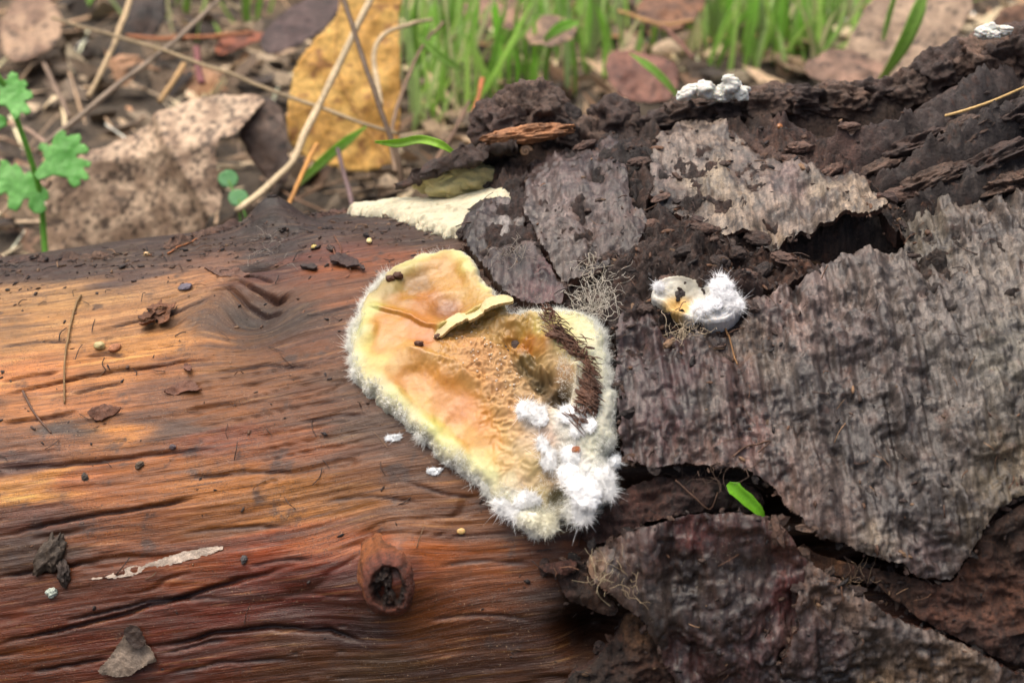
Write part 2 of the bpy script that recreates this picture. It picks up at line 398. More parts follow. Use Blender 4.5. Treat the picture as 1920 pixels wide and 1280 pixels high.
def make_grey_bark():
    m, n, p = new_mat('weathered_grey_bark'); tx = nd(n, 'ShaderNodeTexCoord').outputs['Object']; c = attr(n, 'col').outputs['Color']; fl = attr(n, 'flow').outputs['Vector']
    st = noise(n, mapv(n, fl, (6, .9, 1)), 1.0, 8, .68); st2 = noise(n, mapv(n, fl, (26, 4, 1)), 1.0, 6, .68)
    n1 = noise(n, tx, 2.2, 9, .68); n2 = noise(n, tx, 9, 9, .76); n3 = noise(n, tx, 48, 4, .65); n4 = noise(n, tx, 24, 7, .72)
    v = mth(n, 'ADD', mth(n, 'ADD', ramp(n, st, .3, .7, -.40, .46), ramp(n, n2, .3, .7, -.45, .60)), mth(n, 'ADD', ramp(n, st2, .3, .7, -.34, .42), mth(n, 'ADD', ramp(n, n3, .3, .7, -.45, .55), 1.0)))
    x = nd(n, 'ShaderNodeVectorMath', operation='SCALE'); L(n, c, x.inputs[0]); L(n, mth(n, 'MULTIPLY', mth(n, 'MAXIMUM', v, .12), ALB), x.inputs['Scale'])
    col = mixc(n, ramp(n, n1, .50, .60, 0, .78), x.outputs[0], lin((34, 27, 25)))
    col = mixc(n, ramp(n, noise(n, tx, 3.4, 8, .68), .56, .70, 0, .50), col, lin((96, 64, 50)))
    col = mixc(n, ramp(n, st, .57, .66, 0, .60), col, lin((30, 25, 22)))
    col = mixc(n, ramp(n, n4, .57, .63, 0, .92), col, lin((18, 15, 15)))
    col = mixc(n, ramp(n, noise(n, tx, 26, 8, .76), .59, .67, 0, .60), col, lin((160, 148, 126)))
    L(n, col, p.inputs['Base Color'])
    L(n, mth(n, 'ADD', ramp(n, n1, .35, .65, .56, .28), ramp(n, n2, .3, .7, -.10, .16)), p.inputs['Roughness'])
    p.inputs['Coat Weight'].default_value = .22; p.inputs['Coat Roughness'].default_value = .20
    b = bump(n, n3, .5, .014); b = bump(n, st2, .7, .03, b); b = bump(n, n4, .45, .02, b); b = bump(n, st, .3, .06, b); L(n, b, p.inputs['Normal'])
    return m
M_GREY = make_grey_bark()
M_WOOD = make_wood(); M_BARK = make_bark(); M_CRAG = make_bark('crumbled_bark', (.5, .85)); M_FUNG = make_fungus()
M_FUZZ = make_plain('white_fuzz', .9, .02, 10, 0, spec=.1)
M_LEAF = make_plain('dead_leaf', .6, .35, 6, .5, .03, trans=.12, alb=1.05)
M_GREEN = make_plain('fresh_green', .42, .16, 9, .2, .01, trans=.42, alb=1.0)
M_STRAW = make_plain('dry_straw', .6, .30, 10, .4, .015, alb=.85)
M_SOIL = make_plain('damp_litter_soil', .85, .55, 2.2, .8, .10)
M_CRUMB = make_plain('crumbs', .6, .35, 12, .5, .02, alb=.8)
M_CREAM = make_plain('cream_crust', .7, .10, 14, .6, .02, sss=.4, alb=.82)
def ccol(V, c, var=0.0, seed=0, freq=4.0):
    c = lin(c); k = np.ones(len(V)) if not var else 1 + var * fbm(np.asarray(V) * freq, 3, seed)
    return np.clip(k[:, None] * c, 0, 1)

# ================================================================== THE LOG
log = empty('fallen_log', (0, 0, -0.5))
tag(log, 'fallen rotting log, left half bare amber wood, right half dark peeling bark', 'log')

FISS = [  # long drying cracks in the bare wood: photo points, depth, half width (cm)
 ([(0,717),(60,705),(110,695)], .07,.022), ([(0,742),(80,722),(150,706),(251,692),(330,679),(420,668)], .10,.024),
 ([(129,738),(180,728),(235,716)], .06,.02), ([(0,796),(80,784),(150,773)], .07,.022), ([(0,880),(90,874),(180,866),(323,846),(420,840)], .06,.03),
 ([(180,620),(251,603),(300,594),(345,578),(400,556)], .07,.022), ([(0,1004),(109,978),(175,966),(310,946),(370,932)], .10,.026),
 ([(0,1081),(88,1070),(171,1050)], .09,.026), ([(0,1208),(109,1182),(226,1152),(328,1122),(401,1101),(547,1060)], .12,.028),
 ([(117,1165),(210,1144),(310,1121),(420,1120)], .08,.022), ([(299,1210),(401,1189),(510,1177),(620,1181),(680,1202)], .13,.032),
 ([(299,1226),(380,1206),(430,1200)], .06,.02), ([(60,1262),(120,1247),(210,1232)], .08,.024), ([(350,896),(460,886),(550,883)], .05,.018),
 ([(460,1062),(520,1050),(590,1044)], .04,.02), ([(410,525),(450,528),(480,545),(520,558),(540,550)], .16,.035), ([(390,548),(430,545),(465,568),(500,582),(530,580)], .12,.03), ([(440,512),(480,520),(515,530)], .12,.03),
 ([(560,600),(620,585),(680,566)], .05,.02), ([(340,1000),(430,990),(560,985)], .04,.016), ([(400,700),(500,684),(600,690)], .05,.02),
 ([(560,790),(640,780),(690,780)], .04,.02), ([(760,905),(830,925),(900,935)], .04,.02), ([(600,940),(700,930),(800,945)], .03,.016),
 ([(820,1060),(920,1050),(1000,1060)], .03,.02), ([(800,1160),(900,1150),(1010,1160)], .04,.02), ([(300,1270),(420,1240),(560,1235)], .04,.02),
 ([(0,560),(120,548),(240,530)], .05,.022), ([(0,650),(70,640),(160,640)], .05,.02), ([(160,670),(200,664),(240,668)], .05,.03)]
K1 = H((515,430))[0]; K2 = H((735,1085))[0]; K1b = H((480,595))[0]; K3 = H((440,545))[0]
def flow_t(P):
    s, t = P[:, 0], P[:, 1]
    f = t - 0.045 * s + 0.0035 * s * s
    def g(c, a, b): return np.exp(-((s - c[0]) / a) ** 2 - ((t - c[1]) / b) ** 2)
    f = f - 0.45 * (t - K2[1]) * g(K2, .75, .8) * 1.0
    f = f + 0.42 * g(K1b, .55, .75) - 0.30 * g(H((400,560))[0], .5, .7) - 0.25 * (t - K1[1]) * g(K1, .8, .7)
    f = f + 0.07 * fbm(np.stack([s * .22, t * .5], 1), 3, 41)
    return f
def wood_height(P):
    s, t = P[:, 0], P[:, 1]; ft = flow_t(P); fl = np.stack([s, ft], 1)
    def g(c, a, b): return np.exp(-((s - c[0]) / a) ** 2 - ((t - c[1]) / b) ** 2)
    h = 0.032 * fbm(fl * [.45, 2.0], 3, 1) + 0.016 * fbm(fl * [.8, 9.0], 4, 2) + 0.012 * fbm(fl * [2.0, 28.0], 3, 3)
    r = vnoise(fl * [.33, 5.2], 71) ; h = h - 0.045 * np.clip(1 - np.abs(r + .3 * vnoise(fl * [1.1, 3.0], 75)) * 8, 0, 1) * sstep(vnoise(P * .8, 72), -.1, .4)
    h = h + 0.58 * g(K1, .52, .36) + .12 * g(H((740,392))[0], 1.4, .5) + .16 * g(H((600,450))[0], .8, .35) - 0.18 * g(K1b, .46, .28) + 0.08 * g(K3, .4, .2)
    h = h - .10 * g(H((520,560))[0], .35, .15) - .20 * g(H((488,500))[0], .30, .10)
    ds = s - K2[0] - .10; dt = t - K2[1]; rk = np.sqrt((ds / np.where(ds < 0, .34, .60)) ** 2 + ((dt + .0) / np.where(dt < 0, .42, .80)) ** 2); rk = rk * (1 + .18 * fbm(P * 1.8, 2, 55)); h = h + 0.34 * np.exp(-rk ** 2.0) + 0.12 * g(H((640,1090))[0], .7, .5) - .10 * g(H((560,1130))[0], .5, .25)
    h = h + 0.05 * g(H((700,760))[0], .8, .8)
    # the wood lies lower under the loose bark on the right
    right = sstep(s + 0.35 * fbm(P * .9, 3, 5), .6, 1.9)
    h = h - right * 0.20 + right * (0.10 * ridged(P * [1.1, 2.2], 4, 8) - .05)
    PW = P + 0.03 * np.stack([fbm(P * 3, 2, 60), fbm(P * 3, 2, 61)], 1)
    for pts, dep, wid in FISS_ST:
        lo, hi = pts.min(0) - .25, pts.max(0) + .25; m = np.nonzero(((P > lo) & (P < hi)).all(1))[0]
        if not len(m): continue
        d, u = poly_dist(PW[m], pts)
        h[m] -= dep * np.exp(-(d / wid) ** 2) * np.clip(u * (1 - u) * 7, 0.12, 1)
    for c, a, b, dep in HOLES: h = h - dep * g(c, a, b)
    return h
FISS_ST = [(hit(p), d, w_) for p, d, w_ in FISS]
HOLES = [(H((1615,472))[0], .75, .40, 1.5), (H((1110,1190))[0], .40, .34, .9), (H((1440,945))[0], .5, .22, .6), (H((1540,1025))[0], .5, .2, .6), (H((1660,1065))[0], .7, .18, .6), (H((1190,375))[0], .2, .4, .6), (H((1005,705))[0], .60, .40, .55), (H((885,470))[0], .2, .25, .2), (H((1180,905))[0], .6, .12, .3), (H((1470,490))[0], .3, .15, .3)]
def axis_vals(a, b, c, d, fine, coarse):
    return np.concatenate([np.arange(a, b, coarse), np.arange(b, c, fine), np.arange(c, d + coarse, coarse)])
ss = np.concatenate([np.arange(-17, -9.6, .15), np.arange(-9.6, 2.2, .027), np.arange(2.2, 9.8, .05), np.arange(9.8, 17.1, .15)])
tt = np.concatenate([np.arange(-R(180) * RT, R(0) * RT, .2), np.arange(R(0) * RT, R(128) * RT, .027), np.arange(R(128) * RT, R(180) * RT, .2)])
nS, nT = len(ss), len(tt)
S_, T_ = np.meshgrid(ss, tt); P = np.stack([S_.ravel(), T_.ravel()], 1)
h = wood_height(P)
V = surf(P[:, 0], P[:, 1], h); splat(P, h)
j, i = np.meshgrid(np.arange(nT), np.arange(nS - 1), indexing='ij'); j2 = (j + 1) % nT
Q = np.stack([j * nS + i, j * nS + i + 1, j2 * nS + i + 1, j2 * nS + i], -1).reshape(-1, 4)
WOOD_PAINT = [
 (20,500,40,(80,68,66)),(120,510,40,(96,78,70)),(250,480,40,(92,76,66)),(340,455,40,(98,80,68)),(60,545,40,(204,164,124)),(160,560,50,(204,164,120)),(300,540,45,(192,152,118)),(250,520,30,(110,90,86)),
 (430,480,40,(142,108,92)),(400,520,35,(196,148,112)),(470,470,36,(76,62,60)),(530,472,40,(66,52,50)),(510,498,30,(60,44,40)),(500,430,70,(56,48,46)),(560,440,55,(66,54,50)),(490,460,30,(70,52,50)),(640,430,50,(92,70,60)),(740,420,50,(84,68,62)),(820,440,40,(88,70,60)),
 (520,505,40,(104,68,62)),(580,480,40,(128,80,66)),(640,500,40,(160,100,62)),(700,490,40,(150,96,66)),(480,595,50,(74,60,52)),(540,605,40,(80,64,54)),(430,600,40,(120,92,72)),
 (0,620,60,(190,148,104)),(110,620,60,(196,152,110)),(230,600,50,(196,150,110)),(340,640,45,(222,168,112)),(280,660,40,(220,166,108)),(400,640,40,(186,134,88)),
 (60,700,50,(216,152,102)),(200,690,50,(206,150,98)),(320,680,40,(180,124,78)),(430,690,50,(150,108,72)),(540,690,60,(138,96,62)),(620,650,60,(130,88,60)),(640,560,40,(144,96,64)),
 (60,760,50,(196,140,96)),(170,760,50,(190,132,88)),(290,740,50,(150,104,72)),(400,770,50,(160,110,68)),(560,760,60,(130,88,58)),(660,720,50,(104,78,64)),(680,800,50,(98,76,64)),
 (60,830,40,(160,110,72)),(130,800,30,(84,70,66)),(210,800,35,(222,160,92)),(330,800,40,(96,72,64)),(430,820,50,(134,78,48)),(560,840,60,(146,92,52)),(660,870,60,(128,88,58)),(760,880,60,(112,80,58)),
 (30,870,40,(96,64,60)),(90,900,40,(206,152,88)),(40,920,30,(214,164,100)),(180,890,40,(160,102,56)),(300,880,50,(168,112,62)),(420,900,60,(176,122,64)),(520,930,60,(184,134,78)),(640,940,60,(160,116,70)),(760,960,70,(136,94,56)),(860,960,60,(128,88,52)),
 (60,970,40,(110,66,46)),(180,1000,50,(150,100,70)),(300,990,50,(148,98,64)),(420,980,50,(150,104,62)),(60,1040,50,(86,62,48)),(130,1080,40,(122,74,38)),(260,1040,50,(140,86,42)),(380,1040,50,(150,88,40)),(500,1020,50,(160,84,36)),(600,1000,50,(172,108,58)),(690,1010,40,(166,100,58)),(780,1030,50,(176,108,52)),(880,1050,60,(150,94,46)),(980,1040,50,(112,72,44)),
 (60,1150,60,(120,64,32)),(200,1110,60,(116,64,30)),(350,1080,50,(132,74,36)),(480,1080,60,(126,58,26)),(600,1090,50,(110,46,24)),(700,1070,40,(110,58,46)),(740,1060,30,(122,70,54)),(690,1110,30,(92,48,40)),(820,1120,60,(136,84,38)),(940,1130,60,(120,74,34)),(1000,1170,50,(84,54,32)),
 (60,1220,50,(128,76,32)),(180,1190,50,(110,56,28)),(330,1150,50,(118,58,26)),(460,1140,50,(112,50,22)),(580,1150,50,(84,36,18)),(680,1180,50,(60,30,20)),(800,1200,60,(112,72,32)),(940,1230,60,(88,56,28)),
 (100,1270,50,(112,62,30)),(300,1230,50,(102,50,26)),(420,1220,50,(112,58,30)),(560,1220,60,(96,62,32)),(700,1260,60,(88,64,34)),(850,1275,60,(80,52,24)),
 (1100,980,60,(70,44,36)),(1250,940,60,(72,48,42)),(1380,940,60,(60,44,40)),(1100,1150,60,(50,36,30)),(1200,1200,60,(84,58,40)),(1600,1070,70,(84,60,46)),(1750,1150,70,(92,60,46)),(1850,1080,70,(96,62,46)),(1880,1000,60,(84,58,44)),(1900,1230,60,(90,60,48)),
 (1600,480,60,(60,40,32)),(1500,520,60,(74,50,38)),(1300,600,90,(58,46,42)),(1300,300,120,(60,50,44)),(1600,250,120,(62,50,42)),(1850,300,120,(52,44,42)),(1000,300,90,(58,46,40)),(1700,700,150,(60,50,46)),(1300,760,120,(62,46,44))]
col = np.tile(lin((90, 62, 44)), (len(P), 1)); vis = (P[:, 1] > -.5) & (P[:, 1] < R(130) * RT) & (np.abs(P[:, 0]) < 10.5)
ft = flow_t(P); fl = np.stack([P[:, 0], ft], 1)
ws = fl * [1, 1]
c = lin(np.zeros(3)); cv = np.zeros((vis.sum(), 3))
# a stretched sampling keeps stains running along the grain
Pv = P[vis]; warp = np.stack([.55 * fbm(fl[vis] * [.5, 6.0], 3, 31), .16 * fbm(fl[vis] * [.5, 4.0], 3, 32)], 1)
col[vis] = lin(rbf(Pv + warp, WOOD_PAINT, 0, 0, .45)) ; col[vis] = np.clip(col[vis], 0, 1) ** 1.24 * (lambda k: k * np.array([.90, .87, .70]) + (1 - k) * np.array([1.06, .96, .60]))(sstep(P[vis][:, 1] / RT, R(50), R(85))[:, None])
st = fbm(fl * [.35, 7.0], 4, 33); dk = sstep(st, .18, .5)[:, None]
col = col * (1 - .55 * dk) + lin((56, 34, 26)) * .55 * dk
st2 = fbm(fl * [.5, 11.0], 3, 36); lt = sstep(st2, .20, .50)[:, None] * .42
col = col * (1 - lt) + np.minimum(col * 1.9 + .03, .75) * lt
dirt = sstep(fbm(P * 2.4, 5, 37, gain=.65) + .55 * sstep(P[:, 1] / RT, R(88), R(112)) - .1, .22, .5)[:, None] * .75
col = col * (1 - dirt) + lin((62, 48, 42)) * dirt
wetm = np.clip(sstep(-P[:, 1] / RT, -R(80), -R(48)) * .8 + .25 + .35 * fbm(P * 1.2, 3, 38), 0, 1)
right = sstep(P[:, 0] + 0.35 * fbm(P * .9, 3, 5), .6, 1.9); wetm *= 1 - .7 * right
for pts, dep, wid in FISS_ST:
    lo, hi = pts.min(0) - .25, pts.max(0) + .25; m = np.nonzero(((P > lo) & (P < hi)).all(1))[0]
    d, u = poly_dist(P[m], pts); k = (np.exp(-(d / (wid * 1.6)) ** 2) * np.clip(u * (1 - u) * 7, .1, 1) * .75)[:, None]
    col[m] = col[m] * (1 - k) + lin((44, 24, 26)) * k
# end caps of the log, far outside the picture
n0 = len(V); V = np.concatenate([V, [AX0 + ss[0] * AXD, AX0 + ss[-1] * AXD]])
jj = np.arange(nT); j2 = (jj + 1) % nT
caps = np.concatenate([np.stack([jj * nS, j2 * nS, np.full(nT, n0)], 1), np.stack([j2 * nS + nS - 1, jj * nS + nS - 1, np.full(nT, n0 + 1)], 1)])
pad = lambda a, v: np.concatenate([a, np.tile(v, (2,) + (1,) * (a.ndim - 1)) if a.ndim > 1 else np.full(2, v)])
me = mesh_np('wood', V, [Q, caps], {'col': pad(col, lin((120, 84, 56))[None].repeat(1, 0)), 'flow': pad(np.stack([P[:, 0], ft, P[:, 0] * 0], 1), np.zeros((1, 3))), 'wet': pad(wetm, .3), 'pale': pad(wetm * 0, 0.)})
obj('wood', me, M_WOOD, log)
WOODH = lambda P: wood_height(np.atleast_2d(P))

# ------------------------------------------------------------------ bark plates, each a shell of its own lying on the wood
def plate(name, poly, paint, st=False, *, base=.16, thick=.14, res=.03, edge=(.10, 4.0), seed=0, relief=None, lift=None, mat=None, dots=0, curl=0.0, parent=log, warp=.12, damp=1.0, smoothn=1):
    pl = smooth_poly(np.asarray(poly, float) if st else hit(poly), smoothn)
    P, ins, Q, B = clip_grid(pl, res, edge[0], edge[1], seed, 5)
    h = np.full(len(P), base) + 0.0
    h += .09 * fbm(P * .55, 2, seed + 11) + 0.08 * fbm(P * 1.1, 3, seed + 1) + damp * (0.012 * fbm(P * 4.0, 4, seed + 2) + .010 * fbm(P * 13.0, 3, seed + 3))
    flk = fbm(P * 1.9 + 3, 4, seed + 6); h = h - .07 * sstep(flk, .08, .13) - .05 * sstep(flk, .26, .30) + .05 * sstep(-flk, .16, .20)      # flaked-off layers
    lay = fbm(P * [2.6, .75] + 7, 5, seed + 12, gain=.56) * 6.0; lf_ = np.floor(lay); fr_ = lay - lf_; h = h + damp * .026 * (lf_ + sstep(fr_, .80, 1.0) * (1 - .15) + .15 * fr_)
    lay2 = fbm(P * [7.5, 1.6] + 2, 4, seed + 13, gain=.55) * 3.5; lf2 = np.floor(lay2); h = h + damp * .009 * (lf2 + sstep(lay2 - lf2, .75, 1.0))
    if relief is not None: h = h + relief(P, ins)
    h = h - 0.012 * np.exp(-ins / .03) + curl * np.exp(-ins / .35)
    if lift: 
        for (px, py, rp, val) in lift:
            c = H((px, py))[0]; h = h + val * np.exp(-((P - c) ** 2).sum(1) / (rp / 115.) ** 2)
    col = lin(rbf(P, paint, warp, seed + 4)) * [.72, .655, .60] * (1 + .34 * np.sin(lf_ * 2.3 + seed) + .18 * np.sin(lf2 * 3.1 + seed * 2))[:, None] if paint else np.tile(lin((70, 58, 52)), (len(P), 1))
    if dots:
        g = np.random.default_rng(seed + 9); lo, hi = P.min(0), P.max(0)
        # clustered specks
        cl = g.uniform(lo, hi, (max(3, dots // 7), 2)); pts = cl[g.integers(0, len(cl), dots)] + g.normal(0, .28, (dots, 2))
        for c in pts:
            r = g.uniform(.018, .045); m = (np.abs(P[:, 0] - c[0]) < r * 2.2) & (np.abs(P[:, 1] - c[1]) < r * 2.2)
            if not m.any(): continue
            d = np.hypot(*(P[m] - c).T); k = np.exp(-(d / r) ** 4)
            h[m] += .035 * k; col[m] = col[m] * (1 - .8 * k[:, None]) + lin((24, 20, 22)) * (.8 * k[:, None])
    splat(P, h); V = surf(P[:, 0], P[:, 1], h); g2 = np.random.default_rng(seed)
    low = surf(P[:, 0], P[:, 1], h - thick)
    V2, Q2, vb = skirt(V, Q, B, low)
    colx = np.concatenate([col, np.tile(lin((70, 44, 34)), (len(vb), 1))]); fx = np.concatenate([P, P[vb]])
    o = obj(name, mesh_np(name, V2, Q2, {'col': colx, 'flow': np.concatenate([fx, fx[:, :1] * 0], 1)}), mat or M_GREY, parent)
    # crumbled bits along the broken edge
    gg = np.random.default_rng(seed + 77); n = int(min(110, len(B) * .12)); e = B[gg.integers(0, len(B), n), 0]; parts = []; cols = []
    for k in e:
        r = .012 + .055 * gg.random() ** 3; p, a, b, n_ = frame_on_log(P[k, 0] + gg.normal(0, .03), P[k, 1] + gg.normal(0, .03), h[k] - thick * gg.uniform(.2, 1.0)); v, f = lump(p, (r * gg.uniform(1, 2.2), r, r * gg.uniform(.4, .9)), 2, 1.25, 1.4, int(gg.integers(900)), rot_frame(a, b, n_, gg.uniform(0, 6.3), gg.normal(0, .5)), True)
        parts.append((v, f)); cols.append(np.tile(lin(np.array([(60,44,38),(84,62,50),(44,34,30),(100,78,64)][gg.integers(4)]) * gg.uniform(.8, 1.2)), (len(v), 1)))
    v, f = merge(parts); ec = obj('edge_crumbs', mesh_np('edge_crumbs', v, f, {'col': np.concatenate(cols)}, False), M_CRAG, o); ec['kind'] = 'stuff'
    return o
def ridges(freq, amp, seed, ang=0.0):
    def f(P, ins):
        s = P[:, 0] * math.cos(ang) + P[:, 1] * math.sin(ang); t = -P[:, 0] * math.sin(ang) + P[:, 1] * math.cos(ang)
        return amp * (fbm(np.stack([s * freq, t * .5], 1), 3, seed) + .5 * fbm(np.stack([s * freq * 2.3, t * .9], 1), 2, seed + 5))
    return f
def crag(amp, seed, fx=1.4, fy=2.6):
    def f(P, ins):
        q = P + .25 * np.stack([fbm(P * 1.3, 3, seed + 60), fbm(P * 1.3, 3, seed + 70)], 1)
        return amp * (ridged(q * [fx, fy], 5, seed) - .15) * sstep(ins, -.02, .22) + amp * .5 * np.abs(fbm(P * [3, 6], 4, seed + 3)) * sstep(ins, 0, .1)
    return f
G1 = (116, 106, 104)
BEDP = [(1000,400,60,(70,56,52)),(1150,500,60,(78,62,54)),(1300,500,70,(76,60,54)),(1450,500,70,(74,54,44)),(1200,340,60,(40,32,30)),(1400,300,80,(84,66,58)),(1600,350,80,(72,58,52)),(1800,350,80,(60,50,46)),(1700,500,80,(66,56,50)),(1300,650,80,(62,48,46)),(1180,600,40,(66,50,46))]
plate('bark_crust', [(872,446),(900,400),(960,360),(990,300),(1100,250),(1230,250),(1400,280),(1560,330),(1700,380),(2000,370),(2000,600),(1760,640),(1710,520),(1560,508),(1540,452),(1450,470),(1440,700),(1300,760),(1180,720),(1150,620),(1110,592),(1040,592),(975,586),(936,560),(900,518)],
      BEDP, base=.04, thick=.25, seed=100, edge=(.08, 3.5), relief=lambda P, i: crag(.24, 11, 2.2, 3.0)(P, i) - 1.1 * np.exp(-(poly_dist(P, hit([(1555,462),(1610,455),(1680,458)]))[0] / .34) ** 2), mat=M_CRAG)
# grey upper-left plate beside the cream crust, split by a diagonal crack into two pieces
plate('bark_plate', [(880,408),(935,385),(958,392),(1000,460),(1022,500),(1070,580),(1010,580),(965,572),(935,548),(912,522),(880,482),(866,440)],
      [(900,430,25,(60,48,46)),(940,450,22,(152,150,148)),(930,415,20,(112,104,104)),(985,480,25,(100,90,88)),(960,515,20,(60,44,42)),(1030,530,20,(84,50,52)),(890,470,25,(44,34,32))], base=.13, thick=.22, seed=101, lift=[(900,440,60,.05)])
plate('bark_plate', [(962,388),(985,370),(992,330),(1005,305),(1060,275),(1130,262),(1170,290),(1176,350),(1185,400),(1212,420),(1205,480),(1160,505),(1120,520),(1066,545),(1030,500),(1004,455)],
      [(1030,330,30,(92,78,78)),(1080,310,30,(100,84,82)),(1140,300,30,(84,70,68)),(1010,420,28,(122,114,110)),(1060,400,30,(118,106,104)),(1110,420,35,(104,92,90)),(1150,390,30,(84,72,70)),(1060,470,35,(112,104,100)),(1130,470,30,(92,80,76)),(1180,460,25,(72,60,56))], base=.17, thick=.16, seed=102, relief=lambda P, i: crag(.05, 12, 2, 3)(P, i))
# pale upper-right plate with its lower edge standing off over a black gap
plate('bark_plate', [(1225,300),(1260,270),(1330,262),(1400,300),(1470,330),(1550,350),(1612,352),(1640,392),(1662,428),(1640,440),(1590,444),(1530,448),(1470,470),(1400,468),(1340,452),(1290,420),(1240,400),(1215,380)],
      [(1290,310,35,(140,128,118)),(1330,350,40,(152,142,124)),(1400,340,35,(120,108,100)),(1380,400,40,(150,138,122)),(1450,420,40,(148,134,122)),(1480,370,30,(132,116,112)),(1540,380,30,(152,142,126)),(1600,420,35,(160,146,128)),(1530,420,25,(110,100,92)),(1280,390,30,(96,86,80)),(1440,455,25,(156,142,124)),(1560,355,25,(90,80,74)),(1250,340,25,(120,108,104))],
      base=.20, thick=.08, seed=103, relief=ridges(3.2, .05, 13), lift=[(1600,440,90,.34),(1300,440,90,-.05)], dots=30)
# big ribbed plate on the right
BIG = [(1150,640),(1165,600),(1215,590),(1232,640),(1300,655),(1380,640),(1400,590),(1440,560),(1530,545),(1545,510),(1620,500),(1696,492),(1690,440),(1712,402),(1800,392),(1935,385),(2000,390),(2000,905),(1925,925),(1860,960),(1830,985),(1800,1050),(1765,1092),(1710,1068),(1640,1040),(1575,1025),(1520,1000),(1480,960),(1450,920),(1415,895),(1370,885),(1300,880),(1240,882),(1185,880),(1160,840),(1165,760)]
BIGP = [(1180,660,35,(74,58,58)),(1200,760,40,(92,80,80)),(1180,840,30,(112,92,90)),(1260,700,40,(74,46,48)),(1260,800,40,(84,60,62)),(1330,660,30,(70,58,52)),(1380,720,40,(92,70,66)),(1330,770,40,(84,76,72)),(1400,640,40,(134,120,108)),(1460,600,35,(128,108,104)),(1540,560,40,(132,118,114)),(1500,650,40,(128,112,106)),(1450,700,40,(120,112,104)),
 (1600,540,45,(122,112,106)),(1600,640,45,(112,102,100)),(1500,740,50,(78,72,70)),(1560,700,40,(84,76,74)),(1570,790,50,(82,76,74)),(1660,700,50,(104,98,96)),(1650,780,40,(92,86,84)),(1740,450,45,(112,106,94)),(1830,440,45,(104,96,90)),(1760,560,50,(108,102,98)),(1860,540,50,(128,122,114)),(1780,660,50,(112,108,104)),(1880,680,50,(120,118,108)),(1800,740,40,(106,102,98)),(1900,780,40,(100,96,88)),
 (1400,820,40,(112,86,82)),(1470,830,40,(116,104,98)),(1450,880,35,(122,100,94)),(1540,880,45,(104,92,86)),(1620,860,45,(86,82,80)),(1700,860,45,(94,88,84)),(1500,940,30,(126,106,98)),(1580,960,40,(104,90,84)),(1660,960,45,(84,78,76)),(1740,960,45,(74,68,66)),(1640,1010,30,(140,130,116)),(1730,1040,35,(98,86,86)),(1800,960,40,(100,92,80)),(1860,900,40,(112,104,88)),(1780,850,40,(90,84,80)),(1900,860,40,(120,110,92)),(1300,850,35,(122,102,96))]
plate('bark_plate', BIG, BIGP, base=.20, thick=.11, seed=104, edge=(.12, 3.2), res=.027,
      relief=lambda P, i: ridges(3.6, .15, 14, .05)(P, i) * sstep(P[:, 0], 1.6, 3.0) + .04 * ridged(P * 2.6, 4, 15) + crag(.09, 16, 3, 3)(P, i) * sstep(P[:, 1], 5.2, 4.2) * sstep(P[:, 0], 4.2, 6.5), lift=[(1450,930,90,.18),(1700,1060,110,.20),(1620,500,60,.10),(1250,880,80,.12)], dots=420)
# dark red-brown lower plate
LOWP = [(1095,1042),(1140,1018),(1190,998),(1260,975),(1330,962),(1400,966),(1455,980),(1492,1020),(1512,1062),(1512,1150),(1505,1220),(1500,1310),(1290,1310),(1240,1235),(1222,1180),(1185,1140),(1140,1108),(1110,1085)]
plate('bark_plate', LOWP, [(1120,1050,25,(150,124,100)),(1160,1050,30,(84,64,54)),(1220,1030,35,(78,54,48)),(1300,1000,35,(90,46,42)),(1400,1000,35,(72,46,40)),(1460,1020,30,(84,52,44)),(1300,1080,45,(64,48,40)),(1250,1120,40,(62,50,42)),(1400,1080,45,(60,44,38)),(1470,1110,30,(96,52,50)),(1350,1160,45,(62,44,40)),(1300,1230,45,(72,46,44)),(1400,1230,45,(84,58,58)),(1470,1200,40,(92,66,64)),(1470,1270,40,(76,66,66))],
      base=.24, thick=.10, seed=105, edge=(.06,4), relief=ridges(2.6, .12, 17), lift=[(1300,980,110,.16),(1120,1060,60,.10),(1450,990,60,.12)], dots=60)
plate('bark_plate', [(1495,1030),(1560,1088),(1620,1118),(1700,1160),(1790,1200),(1880,1242),(1930,1270),(1960,1320),(1440,1320),(1470,1220),(1490,1150)],
      [(1540,1100,30,(110,88,74)),(1580,1140,35,(112,96,86)),(1640,1160,35,(98,88,82)),(1720,1190,35,(110,98,90)),(1540,1200,40,(84,66,64)),(1560,1270,40,(48,40,40)),(1640,1220,40,(92,82,74)),(1640,1270,35,(150,128,100)),(1740,1250,40,(128,108,88)),(1820,1250,40,(120,104,88)),(1880,1270,40,(86,72,64))],
      base=.16, thick=.12, seed=106, edge=(.10,4), relief=lambda P, i: ridges(3.4, .06, 18)(P, i) + crag(.08, 19, 3, 4)(P, i), dots=90)
# ledge of inner bark under the big plate's lower edge
plate('bark_strip', [(1080,1000),(1130,955),(1170,915),(1230,895),(1300,890),(1370,895),(1420,915),(1440,950),(1400,962),(1330,955),(1260,968),(1190,990),(1110,1030)],
      [(1120,990,30,(70,44,38)),(1200,950,35,(86,56,48)),(1290,930,35,(74,52,46)),(1380,920,30,(60,44,40)),(1420,940,25,(66,46,40))], base=.10, thick=.2, seed=107, edge=(.06, 3), relief=crag(.16, 20, 1.2, 4), mat=M_CRAG)
# narrow step of brown inner bark below the big plate, right
plate('bark_strip', [(1500,1015),(1540,1040),(1580,1050),(1640,1070),(1620,1090),(1560,1078),(1515,1058)], [(1560,1045,20,(150,108,74)),(1600,1075,20,(96,66,50)),(1530,1040,20,(110,76,56))], base=.08, thick=.2, seed=108, edge=(.05, 3), relief=crag(.12, 21, 1.5, 3), mat=M_CRAG)
